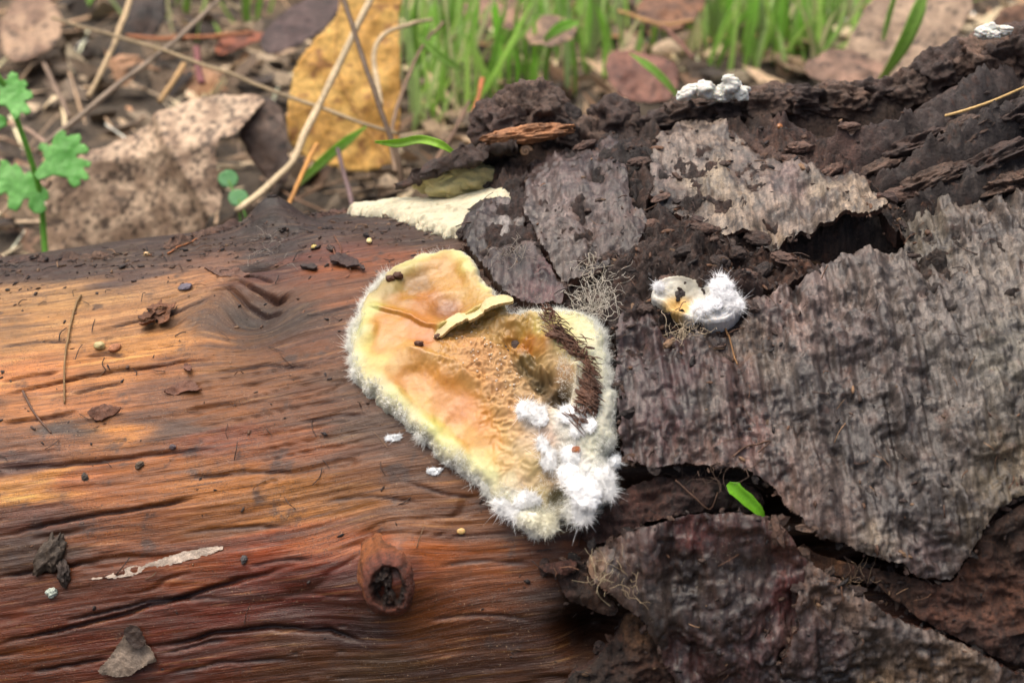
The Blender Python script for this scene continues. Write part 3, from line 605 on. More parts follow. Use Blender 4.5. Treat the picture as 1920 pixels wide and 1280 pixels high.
# crumbly crust between the plates
plate('bark_crust', [(1130,520),(1180,495),(1220,470),(1290,440),(1340,462),(1400,475),(1480,478),(1515,480),(1540,515),(1530,535),(1440,552),(1405,590),(1390,630),(1300,655),(1230,640),(1205,590),(1150,580)],
      [(1170,530,30,(84,66,58)),(1250,500,35,(78,64,58)),(1220,560,30,(70,56,50)),(1340,490,30,(78,58,48)),(1420,510,30,(80,56,42)),(1500,500,25,(90,60,42)),(1400,560,30,(64,46,40)),(1300,620,30,(58,46,42)),(1470,535,25,(84,58,44)),(1540,510,20,(60,42,36))], base=.16, thick=.25, seed=109, edge=(.10, 2.6), relief=crag(.36, 22, 2.0, 3.0), mat=M_CRAG, res=.027)
# fibrous inner bark, lower right corner
plate('bark_crust', [(1610,1060),(1700,1075),(1770,1098),(1810,1060),(1850,985),(1935,935),(2000,920),(2000,1290),(1930,1262),(1800,1195),(1700,1150)],
      [(1680,1110,35,(92,66,50)),(1760,1150,35,(98,64,50)),(1840,1080,40,(98,64,46)),(1900,1000,40,(78,58,46)),(1890,1130,40,(104,68,50)),(1860,1210,40,(86,60,50)),(1920,1220,40,(74,54,46))], base=.0, thick=.2, seed=110, edge=(.06, 2.4), relief=crag(.15, 23, .8, 4.5), mat=M_CRAG)
# rotten lumps around the black hollow, bottom centre
plate('bark_crust', [(1040,1060),(1095,1045),(1110,1090),(1170,1135),(1150,1160),(1100,1140),(1060,1120)], [(1060,1080,20,(66,44,38)),(1120,1120,25,(84,60,44)),(1150,1145,20,(70,50,40))], base=.14, thick=.25, seed=111, edge=(.07, 3), relief=crag(.2, 24, 2.5, 3.5), mat=M_CRAG)
plate('bark_crust', [(1180,1140),(1222,1185),(1245,1240),(1290,1310),(1040,1320),(1060,1270),(1110,1245),(1150,1200)], [(1190,1180,25,(112,82,56)),(1150,1240,30,(64,46,36)),(1220,1260,30,(86,60,46)),(1100,1290,30,(54,42,32))], base=.05, thick=.25, seed=112, edge=(.07, 3), relief=crag(.2, 25, 1.8, 3.0), mat=M_CRAG)
plate('bark_flake', [(1000,1062),(1035,1050),(1080,1048),(1080,1075),(1030,1078)], [(1040,1062,20,(96,58,46))], base=.12, thick=.2, seed=113, edge=(.04, 4), relief=crag(.08, 26, 3, 3), mat=M_CRAG)

def at_log(px, py, lift=0.0):                     # a point on the sight line at the depth of the log's surface there, raised
    s, t = H((px, py))[0]; p, a, b, n_ = frame_on_log(s, t, 0.); d = ray(px, py); return CAM + d * ((p - CAM) @ d) - d * lift
# bark that runs on along the log beyond the right of the picture
plate('bark_plate', [(9.3,.2),(16.9,.2),(16.9,8.2),(13.0,8.0),(9.3,8.3)], BIGP, True, base=.10, thick=.2, res=.06, seed=114, relief=ridges(3.6, .14, 44, .05))
plate('bark_crust', [(9.3,8.1),(13.0,7.9),(16.9,8.1),(16.9,15.5),(9.3,15.5)], BIGP, True, base=.10, thick=.2, res=.06, seed=115, relief=crag(.4, 45, 1.4, 2.6), mat=M_CRAG)
# craggy weathered bark on the top of the log: overlapping ridges
DK = [(1000,250,60,(84,62,50)),(1100,230,60,(66,52,46)),(1250,230,60,(74,58,50)),(1400,220,60,(82,66,56)),(1550,200,60,(92,74,62)),(1650,170,50,(94,78,66)),(1480,260,50,(86,64,58)),(1620,280,50,(64,50,46)),(1750,180,60,(78,64,56)),(1850,120,60,(70,58,54)),(1750,290,60,(64,54,50)),(1850,250,60,(58,50,48)),(1850,340,60,(60,52,48)),(1720,370,50,(56,46,42)),(1560,330,40,(90,66,58)),(1450,310,40,(96,74,64)),(1340,250,40,(88,72,64)),(930,200,40,(70,54,48)),(950,280,40,(54,42,38)),(1230,280,40,(84,68,60))]
plate('bark_crust', [(905,330),(880,300),(892,262),(960,250),(1060,235),(1150,235),(1230,230),(1330,225),(1420,240),(1520,260),(1600,300),(1650,345),(1700,400),(1690,450),(1660,425),(1612,352),(1550,345),(1470,326),(1400,296),(1330,258),(1260,266),(1220,310),(1225,385),(1190,420),(1170,380),(1170,300),(1130,262),(1060,272),(1000,305),(985,360),(940,380)],
      DK, base=.14, thick=.3, seed=120, edge=(.08, 3), relief=lambda P, i: crag(.40, 30, 2.0, 2.8)(P, i) - .45 * np.exp(-(poly_dist(P, hit([(1430,238),(1520,248),(1600,250),(1670,246)]))[0] / .16) ** 2) - .35 * np.exp(-(poly_dist(P, hit([(1180,300),(1190,350),(1185,400)]))[0] / .14) ** 2), mat=M_CRAG, res=.027)
# the cap of the ridge is higher: strips that overlap like strata
def strip(pts, wid, hgt, seed, paint=DK, rough=.34):
    c = spline(hit(pts), 26); T = np.gradient(c, axis=0); T /= np.linalg.norm(T, axis=1, keepdims=True); N = np.stack([-T[:, 1], T[:, 0]], 1)
    w = wid * (np.sin(np.linspace(.25, math.pi - .25, 26)) ** .5)[:, None]
    P, ins, Q, B = clip_grid(np.concatenate([c + N * w, (c - N * w)[::-1]]), .03, .09, 2.4, seed, 5)
    h = hgt * np.sqrt(np.clip(ins / wid, 0, 1)) + crag(rough, seed + 5, 1.6, 3.4)(P, ins) + .06 * fbm(P * 5, 4, seed + 6) + .02 * fbm(P * 15, 3, seed + 7)
    splat(P, h); col = 1.1 * lin(rbf(P, paint, .2, seed + 8)) * (1 + .55 * fbm(P * 1.8, 4, seed + 9))[:, None]
    V, Q2, vb = skirt(surf(P[:, 0], P[:, 1], h), Q, B, surf(P[:, 0], P[:, 1], h - .35))
    obj('bark_ridge', mesh_np('bark_ridge', V, Q2, {'col': np.concatenate([col, col[vb]])}), M_CRAG, log)
strip([(905,262),(960,240),(1030,245),(1090,250)], .32, .42, 201)
strip([(1110,238),(1160,228),(1210,240)], .26, .40, 202)
strip([(1235,235),(1300,222),(1380,222),(1440,232)], .30, .40, 203)
strip([(1400,212),(1500,205),(1600,205),(1700,190),(1790,160)], .34, .50, 205)
strip([(1540,300),(1640,300),(1740,262),(1830,205),(1930,150)], .30, .48, 206)
strip([(1640,360),(1730,330),(1810,290),(1870,250),(1960,215)], .30, .45, 207)
strip([(1700,410),(1790,372),(1870,340),(1970,310)], .28, .38, 208)
strip([(1750,160),(1820,120),(1900,100),(1990,85)], .34, .45, 209)
strip([(1230,262),(1320,262),(1400,288),(1470,312)], .16, .22, 210)
# chunks of broken bark that stand up along the crest, and loose flakes on it: each one a piece of its own
g = np.random.default_rng(77)
def chunk(px, py, rx, ry, k, deep=.8, ang=0.0, name='bark_chunk', colr=(70, 56, 50), amp=.55, sub=5):
    s, t = H((px, py))[0]; base = surf(np.array([s]), np.array([t]), np.array([0.]))[0]; d = ray(px, py); lam = (base - CAM) @ d
    c = CAM + d * lam; dist = lam; ax = np.array([rx, ry]) / FPX * dist
    _, a, b, n_ = frame_on_log(s, t); fw = FWD; up = UPV; x = RGT * math.cos(ang) + up * math.sin(ang); y = -RGT * math.sin(ang) + up * math.cos(ang)
    V, F = ico(sub); q = V * 1.3 + k * 2.9
    r = 1 + amp * (ridged(q * 1.2, 5, k) - .25) + .20 * amp * fbm(V * 7 + k, 3, k + 3)
    W = V * r[:, None] * [ax[0], ax[1], max(ax) * deep]; W = c + W @ np.stack([x, y, -fw]) 
    cl = lin(np.array(colr) * g.uniform(.85, 1.15)) * (1 + .7 * fbm(V * 2.5, 4, k + 8))[:, None]
    return obj(name, mesh_np(name, W, F, {'col': np.clip(cl, .004, 1)}), M_CRAG, log)
CH = [(945,235,58,52,.3),(1000,215,62,56,-.2),(1050,245,58,42,-.5),(1100,255,48,34,0),(1150,222,44,36,.1),(1188,245,38,28,0),(1235,235,46,26,.2),(1290,215,56,30,.25),(1350,215,56,26,0),(1430,200,60,36,.1),(1500,195,64,32,-.1),(1570,195,60,36,.1),(1640,190,62,36,.1),(1710,175,56,40,.3),(1775,140,56,50,.5),(1840,118,60,44,.2),(1905,100,62,46,.2),(1975,90,60,46,.2),
      (1780,205,70,28,.5),(1880,165,70,30,.5),(1700,285,70,24,.4),(1800,258,70,26,.5),(1900,225,70,28,.4),(1740,345,70,22,.4),(1850,310,80,24,.4),(1650,320,44,18,.5),(940,292,44,22,.1),(1900,350,60,22,.2)]
for k, (x, y, rx, ry, an) in enumerate(CH): chunk(x, y, rx, ry, 400 + k, .8, an, 'bark_chunk', [(84,66,58),(98,78,66),(70,56,50),(108,86,72)][k % 4], .55, 5 if rx > 50 else 4)
FL = [(1180,300,12),(1500,300,14),(1590,300,14),(1400,545,12),(1470,505,14),(1380,500,12),(1250,545,12),(1690,380,16),(1320,475,12),(960,310,16),(1405,600,10),(1210,600,10),(1430,520,14),(1350,530,12),(1290,500,14),(1180,520,12),(1140,500,10),(1420,470,12),(1100,300,12),(1220,430,14),(1240,390,10),(1200,330,12),(1560,340,14),(1480,320,12),(1120,560,12)]
for k, (x, y, r) in enumerate(FL):
    s, t = H((x, y))[0]; p, a, b, n_ = frame_on_log(s, t, float(top_h(s, t)) + .02); sz = r / 110.
    V, F = lump(p, (sz * g.uniform(1.0, 1.6), sz * g.uniform(.6, .9), sz * g.uniform(.3, .6)), 4, .6, 1.4, 300 + k, rot_frame(a, b, n_, g.uniform(-.8, .8), g.uniform(-.4, .4)), True)
    cl = np.clip(lin(np.array([86, 66, 56]) * g.uniform(.7, 1.4)) * (1 + .5 * fbm(V * 4, 3, k))[:, None], 0, 1)
    obj('bark_flake', mesh_np('bark_flake', V, F, {'col': cl}), M_CRAG, log)
# ledge of bark that points left over the cream crust, and the splinter lying above it
pth = spline([at_log(748,345,.35), at_log(800,325,.5), at_log(850,303,.62), at_log(905,285,.6), at_log(960,270,.4)], 60)
V, F = tube(pth, np.linspace(.10, .40, 60) * (1 + .5 * fbm(np.linspace(0, 14, 60)[:, None] * np.ones((1, 2)), 3, 4)), 28, True, .6, 8, .22)
obj('bark_ledge', mesh_np('bark_ledge', V, F, {'col': np.clip(ccol(V, (72, 56, 48), .6, 3, 3), 0, 1)}), M_CRAG, log)
# branch stub that grows out of the bare wood and ends in a dark torn hollow
c_ = H((730,1082))[0]; p, a, b, n_ = frame_on_log(c_[0], c_[1], .0); n_ = n_ * .92 - b * .34 + a * .16; n_ /= np.linalg.norm(n_); a = a - n_ * (a @ n_); a /= np.linalg.norm(a); b = np.cross(n_, a)
prof = spline([(.66, -.5), (.58, -.2), (.52, .02), (.47, .18), (.43, .32), (.39, .41), (.34, .45), (.27, .45), (.19, .43), (.10, .42), (.02, .42)], 64); nr, na = 64, 72
an_ = np.arange(na) * 2 * math.pi / na; RR, AA = np.meshgrid(np.arange(nr), an_, indexing='ij'); pr = prof[RR.ravel()]; AA = AA.ravel(); q = np.stack([np.cos(AA) * 1.4, np.sin(AA) * 1.4, pr[:, 1] * 4], 1)
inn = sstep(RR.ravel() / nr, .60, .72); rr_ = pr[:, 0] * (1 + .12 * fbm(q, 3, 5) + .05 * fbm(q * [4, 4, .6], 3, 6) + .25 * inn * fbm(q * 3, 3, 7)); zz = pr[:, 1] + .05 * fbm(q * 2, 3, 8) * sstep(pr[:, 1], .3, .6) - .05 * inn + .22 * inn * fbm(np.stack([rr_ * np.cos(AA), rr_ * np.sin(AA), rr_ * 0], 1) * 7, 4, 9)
W = p + (rr_ * np.cos(AA))[:, None] * a * .86 + (rr_ * np.sin(AA))[:, None] * b * 1.05 + zz[:, None] * n_
i, j = np.meshgrid(np.arange(nr - 1), np.arange(na), indexing='ij'); j2 = (j + 1) % na; Qs = np.stack([i * na + j, i * na + j2, (i + 1) * na + j2, (i + 1) * na + j], -1).reshape(-1, 4)
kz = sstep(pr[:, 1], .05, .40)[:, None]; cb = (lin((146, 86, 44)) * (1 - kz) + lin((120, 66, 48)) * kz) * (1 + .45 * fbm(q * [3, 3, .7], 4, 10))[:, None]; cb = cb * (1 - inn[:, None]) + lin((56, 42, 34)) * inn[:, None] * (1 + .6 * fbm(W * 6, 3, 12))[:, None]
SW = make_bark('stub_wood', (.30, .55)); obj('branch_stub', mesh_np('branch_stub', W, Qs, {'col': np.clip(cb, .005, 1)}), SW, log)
# crumbling dirt crust along the back edge of the bare wood
strip([(300,470),(350,452),(420,432),(480,415)], .16, .10, 221, [(350,455,60,(100,74,58)),(450,425,60,(88,62,50))], .16)
strip([(460,412),(540,402),(620,396),(700,392)], .20, .14, 222, [(480,410,60,(84,60,50)),(620,396,60,(92,64,52)),(700,390,40,(104,80,62))], .18)
strip([(20,490),(120,486),(220,482)], .14, .05, 223, [(60,490,60,(84,62,52)),(200,485,60,(110,84,66))], .12)

# ================================================================== FUNGI
def field_h(P): return wood_height(P)
FO = [(876,488),(845,484),(815,494),(790,494),(762,510),(735,516),(712,532),(700,552),(678,580),(668,606),(654,640),(658,675),(655,706),(680,736),(702,752),(724,776),(752,792),(776,818),(808,842),(826,868),(862,886),(888,904),(914,928),(922,952),(950,966),(968,982),(990,1000),(1016,1010),(1040,1000),(1048,975),(1062,958),(1074,984),(1096,978),(1122,952),(1146,930),(1150,900),(1134,872),(1144,850),(1152,800),(1158,770),(1146,738),(1146,700),(1136,668),(1134,640),(1112,618),(1084,604),(1050,596),(1015,598),(990,590),(968,600),(944,584),(925,556),(908,536),(894,508)]
root, _, _, _ = frame_on_log(*H((920,760))[0], 0.0)
fung = empty('crust_fungus', root)
tag(fung, 'large orange and cream crust fungus with fuzzy white rim on the bare wood', 'fungus')
fpoly = smooth_poly(hit(FO), 1)
P, ins, Q, B = clip_grid(fpoly, .017, .09, 3.6, 501, 5)
FPAINT = [(800,497,14,(238,222,160)),(760,515,14,(222,206,150)),(720,540,18,(196,176,128)),(735,555,14,(186,160,112)),(872,495,12,(240,232,190)),(885,520,12,(238,228,180)),(915,548,12,(236,224,170)),
 (790,545,16,(168,122,62)),(830,525,20,(216,160,84)),(850,550,18,(222,164,84)),(800,575,20,(206,136,66)),(840,585,14,(168,108,62)),(880,560,16,(220,170,96)),(760,575,16,(206,150,86)),  # the olive tone is the upper lobe's depression shadow put into the colour
 (700,600,14,(224,214,160)),(675,640,12,(222,220,186)),(668,690,12,(228,226,186)),(690,660,14,(236,218,140)),(725,610,16,(224,158,78)),(740,640,20,(228,158,78)),(720,665,16,(230,166,88)),(780,630,18,(222,146,70)),(800,655,16,(216,140,80)),(760,670,16,(228,176,120)),(820,680,16,(218,166,108)),
 (715,700,16,(238,214,150)),(700,725,14,(240,228,164)),(740,705,16,(228,178,112)),(760,720,18,(228,162,88)),(800,730,20,(230,160,82)),(840,750,20,(232,158,78)),(790,765,16,(234,178,92)),(870,775,20,(226,146,66)),(900,800,20,(232,158,76)),(880,825,18,(236,176,92)),(930,835,18,(236,172,100)),(920,865,16,(238,190,110)),
 (735,755,14,(240,230,166)),(770,785,14,(240,232,160)),(810,820,14,(240,232,156)),(850,850,14,(238,230,156)),(880,880,14,(238,230,164)),(840,870,10,(234,232,206)),(920,905,14,(240,232,186)),(700,745,8,(232,232,200)),(770,812,8,(236,236,206)),
 (880,660,16,(222,170,120)),(900,690,20,(216,166,116)),(870,700,16,(222,170,118)),(940,700,20,(214,170,122)),(960,730,20,(216,176,130)),(930,740,18,(220,172,124)),(985,750,18,(214,180,140)),(950,775,18,(224,178,130)),(900,730,14,(226,172,112)),
 (850,630,12,(214,168,108)),(900,625,14,(198,158,104)),(930,640,14,(206,166,112)),(960,640,14,(200,150,88)),(990,650,14,(196,130,62)),(1015,660,12,(204,150,92)),(1020,630,14,(222,196,136)),(980,625,12,(190,150,84)),
 (985,690,14,(150,128,96)),(1010,720,14,(134,116,88)),(1040,750,12,(120,102,80)),(1030,700,12,(196,164,118)),(1060,720,12,(196,160,120)),(1055,760,10,(120,104,82)),  # dark shadow inside the right hollow, put into its colours
 (1040,590,14,(240,236,200)),(1075,610,16,(240,232,180)),(1060,650,14,(238,228,172)),(1100,640,16,(240,236,196)),(1120,690,16,(238,236,206)),(1095,700,14,(236,226,180)),(1130,760,16,(236,234,216)),(1110,790,16,(238,236,218)),(1080,760,12,(236,224,200)),(1110,840,18,(240,238,216)),(1080,820,16,(240,236,226)),(1060,800,14,(240,236,230)),
 (1000,800,16,(238,224,212)),(960,820,18,(236,196,150)),(980,850,18,(238,208,178)),(950,870,18,(238,196,146)),(980,890,18,(236,204,168)),(1010,900,14,(228,200,160)),(960,905,14,(240,224,190)),(1010,935,14,(212,194,150)),(1040,900,14,(216,190,156)),(1050,940,14,(150,138,104)),(1070,880,16,(242,240,236)),(1100,920,18,(244,244,242)),(1090,960,14,(244,244,242)),(1130,920,14,(244,244,242)),(960,945,14,(242,242,234)),(1000,965,14,(238,236,216)),(1025,835,12,(232,206,190))]
fc = lin(rbf(P + .03 * np.stack([fbm(P * 7, 3, 510), fbm(P * 7, 3, 511)], 1), FPAINT))
lowleft = rbf(P, [(690,640,60,.6),(690,740,60,1.),(760,800,60,1.),(850,870,60,1.),(930,920,50,1.),(800,560,90,.0),(900,700,90,.0),(1050,850,60,0.),(1080,650,80,0.),(800,500,40,.3)])[:, 0]
kb = (lowleft * (1 - sstep(ins + .07 * fbm(P * 3, 3, 515), .12, .38)) * .85)[:, None]; fc = fc * (1 - kb) + lin((241, 234, 196)) * kb
sp_ = (sstep(fbm(P * 12, 3, 516), .40, .52) * .35)[:, None]; fc = fc * (1 - sp_) + fc * [.72, .66, .6] * sp_
rimw = np.exp(-ins / .07)[:, None] * .85; fc = fc * (1 - rimw) + lin((240, 240, 226)) * rimw
FH = [(800,500,20,.24),(760,515,16,.24),(720,545,20,.20),(665,640,16,.14),(690,640,14,.26),(690,715,16,.26),(740,765,16,.28),(800,825,16,.28),(850,862,16,.28),(920,912,16,.28),(785,550,20,.08),(835,545,18,.12),(840,585,14,.05),(770,590,18,.16),(740,640,22,.18),(800,640,16,.20),(780,680,16,.26),(850,700,16,.26),(780,735,18,.16),(850,775,22,.15),(905,825,22,.17),(960,875,22,.24),(900,680,18,.26),(940,720,20,.24),(975,770,18,.26),(900,625,14,.05),(950,635,14,.03),(990,655,14,.10),(990,695,12,.0),(1020,725,12,-.06),(1050,757,10,-.08),(1030,690,12,.16),(1065,720,14,.26),(1050,640,18,.22),(1040,595,18,.22),(1090,630,20,.26),(1110,700,20,.30),(1120,780,20,.30),(1090,820,20,.34),(1060,800,16,.32),(1000,800,18,.30),(1000,860,20,.30),(1040,890,14,.16),(1050,940,12,.0),(1090,930,20,.40),(1010,930,18,.20),(960,945,18,.26),(890,520,14,.24),(920,550,14,.20),(960,605,12,.16)]
hh = rbf(P, FH, .02, 520)[:, 0]
edge = 1 - np.exp(-ins / .045)
wr = rbf(P, [(920,690,40,1.),(960,740,40,1.),(880,665,30,.8),(985,760,25,1.),(930,640,20,.5),(850,770,50,.0),(760,640,50,.0),(820,540,50,.06),(700,740,40,.0),(1100,700,40,.15),(860,850,40,.0),(990,880,30,.25),(1090,930,30,.6),(1010,640,25,.45)])[:, 0]
q = P + .05 * np.stack([fbm(P * 9, 2, 530), fbm(P * 9, 2, 531)], 1)
wrk = 1 - np.abs(vnoise(q * 13, 532)) * 2.2; wrk2 = 1 - np.abs(vnoise(q * 21, 533)) * 2.2
hh = hh * edge + wr * (.036 * wrk + .020 * wrk2) * edge + .020 * fbm(P * 3, 3, 534) * edge + .004 * fbm(P * 14, 3, 535)
# folds with one steep side, torn edges round the hollow
def fold(pts, hgt, wid, drop=.018, wob=.03):
    pl = spline(hit(pts), 24); q = P + wob * np.stack([fbm(P * 6, 3, 550), fbm(P * 6, 3, 551)], 1); d, u = poly_dist(q, pl)
    k = np.clip((u * 23).astype(int), 0, 22); T = pl[k + 1] - pl[k]; side = np.sign(T[:, 0] * (q[:, 1] - pl[k][:, 1]) - T[:, 1] * (q[:, 0] - pl[k][:, 0]))
    e = np.clip(u * (1 - u) * 9, 0, 1); return hgt * e * np.where(side > 0, np.exp(-(d / wid) ** 1.5), np.exp(-(d / drop) ** 2))
hh = hh + fold([(820,645),(850,628),(880,606),(915,592),(960,584)], .15, .12) + fold([(690,592),(750,606),(800,628),(835,640)], .07, .08)
hh = hh + fold([(1058,776),(1040,735),(1018,700),(990,668),(972,640)], .16, .12) * .9 + fold([(940,625),(968,664),(1000,694),(1040,726)], .10, .10)
hh = hh + fold([(1078,700),(1080,740),(1068,775),(1050,800)], .14, .08) + fold([(905,738),(860,705),(815,685),(760,672)], .07, .10, .05)
d, u = poly_dist(P, hit([(965,650),(990,685),(1012,712),(1040,745),(1060,765)])); hh -= .24 * np.exp(-(d / .17) ** 2)
FOLDC = [((830,640),(880,607),(920,592),(955,586))]
d, u = poly_dist(P, hit(list(FOLDC[0]))); kf = (np.exp(-(d / .08) ** 2) * .85)[:, None]; fc = fc * (1 - kf) + lin((230, 206, 140)) * kf
wet = rbf(P, [(830,545,40,1),(740,640,30,1),(850,780,50,1),(920,860,30,.9),(800,690,25,.9),(990,650,30,.9),(930,710,40,.15),(690,660,14,.1),(700,740,20,0),(780,800,20,0),(860,870,20,0),(1100,650,40,.05),(1110,800,50,0),(1090,930,50,0),(960,950,40,0),(800,497,14,.1),(990,880,20,.7),(1000,800,30,.1),(720,540,14,.3),(1040,750,15,.3)])[:, 0] * sstep(ins, .04, .16)
fc *= 1 - wet[:, None] * np.array([.10, .05, .34])
fc *= (1 + .05 * wr * np.clip(wrk, -1, 1))[:, None]
V = surf(P[:, 0], P[:, 1], .03 + .08 * sstep(P[:, 0], .4, 1.6) + hh)
V2, Q2, vb = skirt(V, Q, B, surf(P[vb_ := np.arange(len(P)), 0], P[:, 1], np.full(len(P), -.12)))
obj('spore_surface', mesh_np('spore_surface', V2, Q2, {'col': np.clip(.80 * np.concatenate([fc, fc[vb]]) ** 1.12 * [.98, .98, .95], 0, .9), 'wet': np.concatenate([wet, wet[vb] * 0])}), M_FUNG, fung)
FV, FP, FINS = V, P, ins
fk = {}
def fung_point(px, py):
    c = H((px, py))[0]; k = np.argmin(((FP - c) ** 2).sum(1)); return FV[k]
# pale torn flap that curls up across the upper middle
FPv = hit([(814,650),(838,630),(866,608),(900,592),(940,580),(964,582),(966,594),(935,602),(905,614),(878,632),(850,648),(828,656)])
P2_, i2_, Q2_, B2_ = clip_grid(smooth_poly(FPv, 1), .016, .03, 7, 555, 4); ax_ = hit([(820,652),(900,604),(962,588)]); d2_, u2_ = poly_dist(P2_, hit([(812,640),(860,604),(900,586),(960,574)]))
kk_ = np.array([np.argmin(((FP - q) ** 2).sum(1)) for q in P2_]); nn_ = surf(P2_[:, 0], P2_[:, 1], np.ones(len(P2_))) - surf(P2_[:, 0], P2_[:, 1], np.zeros(len(P2_)))
base_ = float(np.median(hh[kk_])); hf_ = np.full(len(P2_), base_ + .10) + .9 * d2_ ** 2 + .07 * np.sin(u2_ * 9) + .03 * fbm(P2_ * 6, 3, 556)
V_ = surf(P2_[:, 0], P2_[:, 1], .03 + .08 * sstep(P2_[:, 0], .4, 1.6) + hf_); V3_, Q3_, vb_ = skirt(V_, Q2_, B2_, V_ - nn_ * .06)
obj('torn_flap', mesh_np('torn_flap', V3_, Q3_, {'col': .8 * ccol(V3_, (236, 216, 160), .15, 5, 5), 'wet': np.full(len(V3_), .25)}), M_FUNG, fung)
# fuzzy margin: fine hairs that lean outwards from the whole rim
g = np.random.default_rng(5)
def rim_hairs(P, V, ins, lo, hi, N, length, rad, out=1.0, up=.5, seed=0, keep=None):
    g = np.random.default_rng(seed); m = np.nonzero((ins >= lo) & (ins < hi) & (np.ones(len(P), bool) if keep is None else keep))[0]
    k = m[g.integers(0, len(m), N)]; c = P.mean(0)
    # outward direction from the polygon's distance field
    e = .03; gx = sdf(P[k] + [e, 0], fpoly) - sdf(P[k] - [e, 0], fpoly); gy = sdf(P[k] + [0, e], fpoly) - sdf(P[k] - [0, e], fpoly)
    s, t = P[k, 0], P[k, 1]; z = np.zeros(N)
    A = surf(s + .01, t, z) - surf(s, t, z); Bv = surf(s, t + .01, z) - surf(s, t, z); Nn = surf(s, t, z + .01) - surf(s, t, z)
    D = out * (A * gx[:, None] + Bv * gy[:, None]) / .0006 * .06 + up * Nn * 100 + g.normal(0, .30, (N, 3)) + 1.1 * np.stack([fbm(P[k] * 9, 2, 900 + q) for q in range(3)], 1)
    return hairs(V[k] - Nn * 1.5, D, length * g.uniform(.4, 1.2, N) * np.clip(1.0 + 2.6 * fbm(P[k] * 3.2, 3, seed), .08, 1.5), rad, .6, 1, seed)
pxx = FP
white_side = rbf(FP, [(690,560,60,.7),(660,650,60,1.),(700,750,60,1.),(800,830,60,1.),(900,915,60,1.),(960,950,60,1.),(1100,960,60,1.),(1150,850,60,1.),(1150,720,60,1.),(1120,620,60,1.),(1040,575,50,1.),(900,530,40,.2),(870,488,30,.25),(790,500,50,.3),(740,520,40,.25),(950,585,30,.2)])[:, 0] > .5
hv = [rim_hairs(FP, FV, FINS, 0, .05, 26000, .046, .0032, .9, .6, 61, white_side), rim_hairs(FP, FV, FINS, .03, .16, 18000, .036, .0032, .7, .8, 62, white_side),
      rim_hairs(FP, FV, FINS, 0, .05, 1800, .06, .004, 1.0, .6, 63, ~white_side)]
right_m = (rbf(FP, [(1120,700,60,1.),(1110,840,60,1.),(1090,620,40,1.),(1100,940,50,1.),(960,945,30,1.),(950,800,80,0.),(800,600,100,0.),(1000,700,40,0.),(860,850,60,.0),(1040,780,20,0.)])[:, 0] > .5)
hv.append(rim_hairs(FP, FV, FINS, .1, 2, 16000, .034, .0032, .3, 1.0, 64, right_m))
V, F = merge(hv); o = obj('fuzzy_margin', mesh_np('fuzzy_margin', V, F, {'col': ccol(V, (246, 246, 238))}), M_FUZZ, fung); o['kind'] = 'stuff'
def tuft_geo(c, ax, frame, seed, nh=900, hl=.10, core=(240, 238, 230), rad=.0042, sub=4):
    g = np.random.default_rng(seed); ax = np.asarray(ax); parts = []; nl = 5
    for q in range(nl):
        off = g.normal(0, .42, 3) * ax * [1, 1, .4]; sz = ax * g.uniform(.36, .62); cc = c + frame @ off
        Vc, Fc = lump(cc, sz, 4, .45, 1.9, seed * 7 + q, frame); nv = Vc - cc; nv /= np.linalg.norm(nv, axis=1, keepdims=True) + 1e-9
        parts.append((Vc + nv * (.022 * fbm(Vc * 22, 3, seed + q))[:, None], Fc))
        m = nh // nl; d = g.normal(size=(m, 3)); d[:, 2] = np.abs(d[:, 2]) - .2; d /= np.linalg.norm(d, axis=1, keepdims=True)
        r = d * (1 + .45 * fbm(d * 1.9 + seed * 7 * 3.7 + q * 3.7, 4, seed * 7 + q))[:, None] * sz * .96
        ln = hl * np.clip(.75 + 1.4 * fbm(d * 1.7 + q, 2, seed + q), .15, 1.7) * g.uniform(.5, 1.2, m)
        parts.append(hairs(r @ frame.T + cc, d @ frame.T + g.normal(0, .4, (m, 3)), ln * .5, rad * .8, .9, 1, seed + q))
    return merge(parts)
def tuft(name, px, py, ax, seed, parent=None, lift=.05, hl=.10, nh=900, colr=(245, 245, 242), ang=0., base=None):
    s, t = H((px, py))[0]; p, a, b, n_ = frame_on_log(s, t, 0)
    if base is None: p = fung_point(px, py) + n_ * lift
    else: p = p + n_ * base
    V, F = tuft_geo(p, ax, rot_frame(a, b, n_, ang), seed, int(nh * 2.6), hl)
    return obj(name, mesh_np(name, V, F, {'col': ccol(V, colr)}), M_FUZZ, parent), p
for k, (x, y, ax, hl, an) in enumerate([(1006,796,(.19,.22,.10),.08,.3),(1028,868,(.12,.21,.08),.07,.2),(1078,888,(.22,.22,.08),.08,.3),(1104,930,(.28,.26,.11),.09,0),(1134,915,(.16,.24,.09),.09,.3),(1092,962,(.14,.18,.08),.10,0),(950,954,(.30,.16,.09),.10,-.4),(990,940,(.18,.10,.06),.06,-.2),(1018,992,(.22,.15,.08),.09,-.1),(1085,815,(.18,.22,.05),.06,0)]):
    tuft('fuzzy_tuft', x, y, ax, 700 + k, fung, .04, hl, 1500, (253, 253, 251) if k != 8 else (248, 245, 226), an)
# pinpoint white granules on the wrinkled middle
gp = []
for k in range(70):
    x = g.normal(935, 38); y = 700 + (x - 935) * .75 + g.normal(0, 26); p = fung_point(x, y); r = g.uniform(.008, .018)
    gp.append(lump(p + np.array([0, -.005, .01]), (r, r, r), 1, .2, 2, k))
V, F = merge(gp); o = obj('pale_granules', mesh_np('pale_granules', V, F, {'col': ccol(V, (240, 222, 200))}), M_CREAM, fung); o['kind'] = 'stuff'

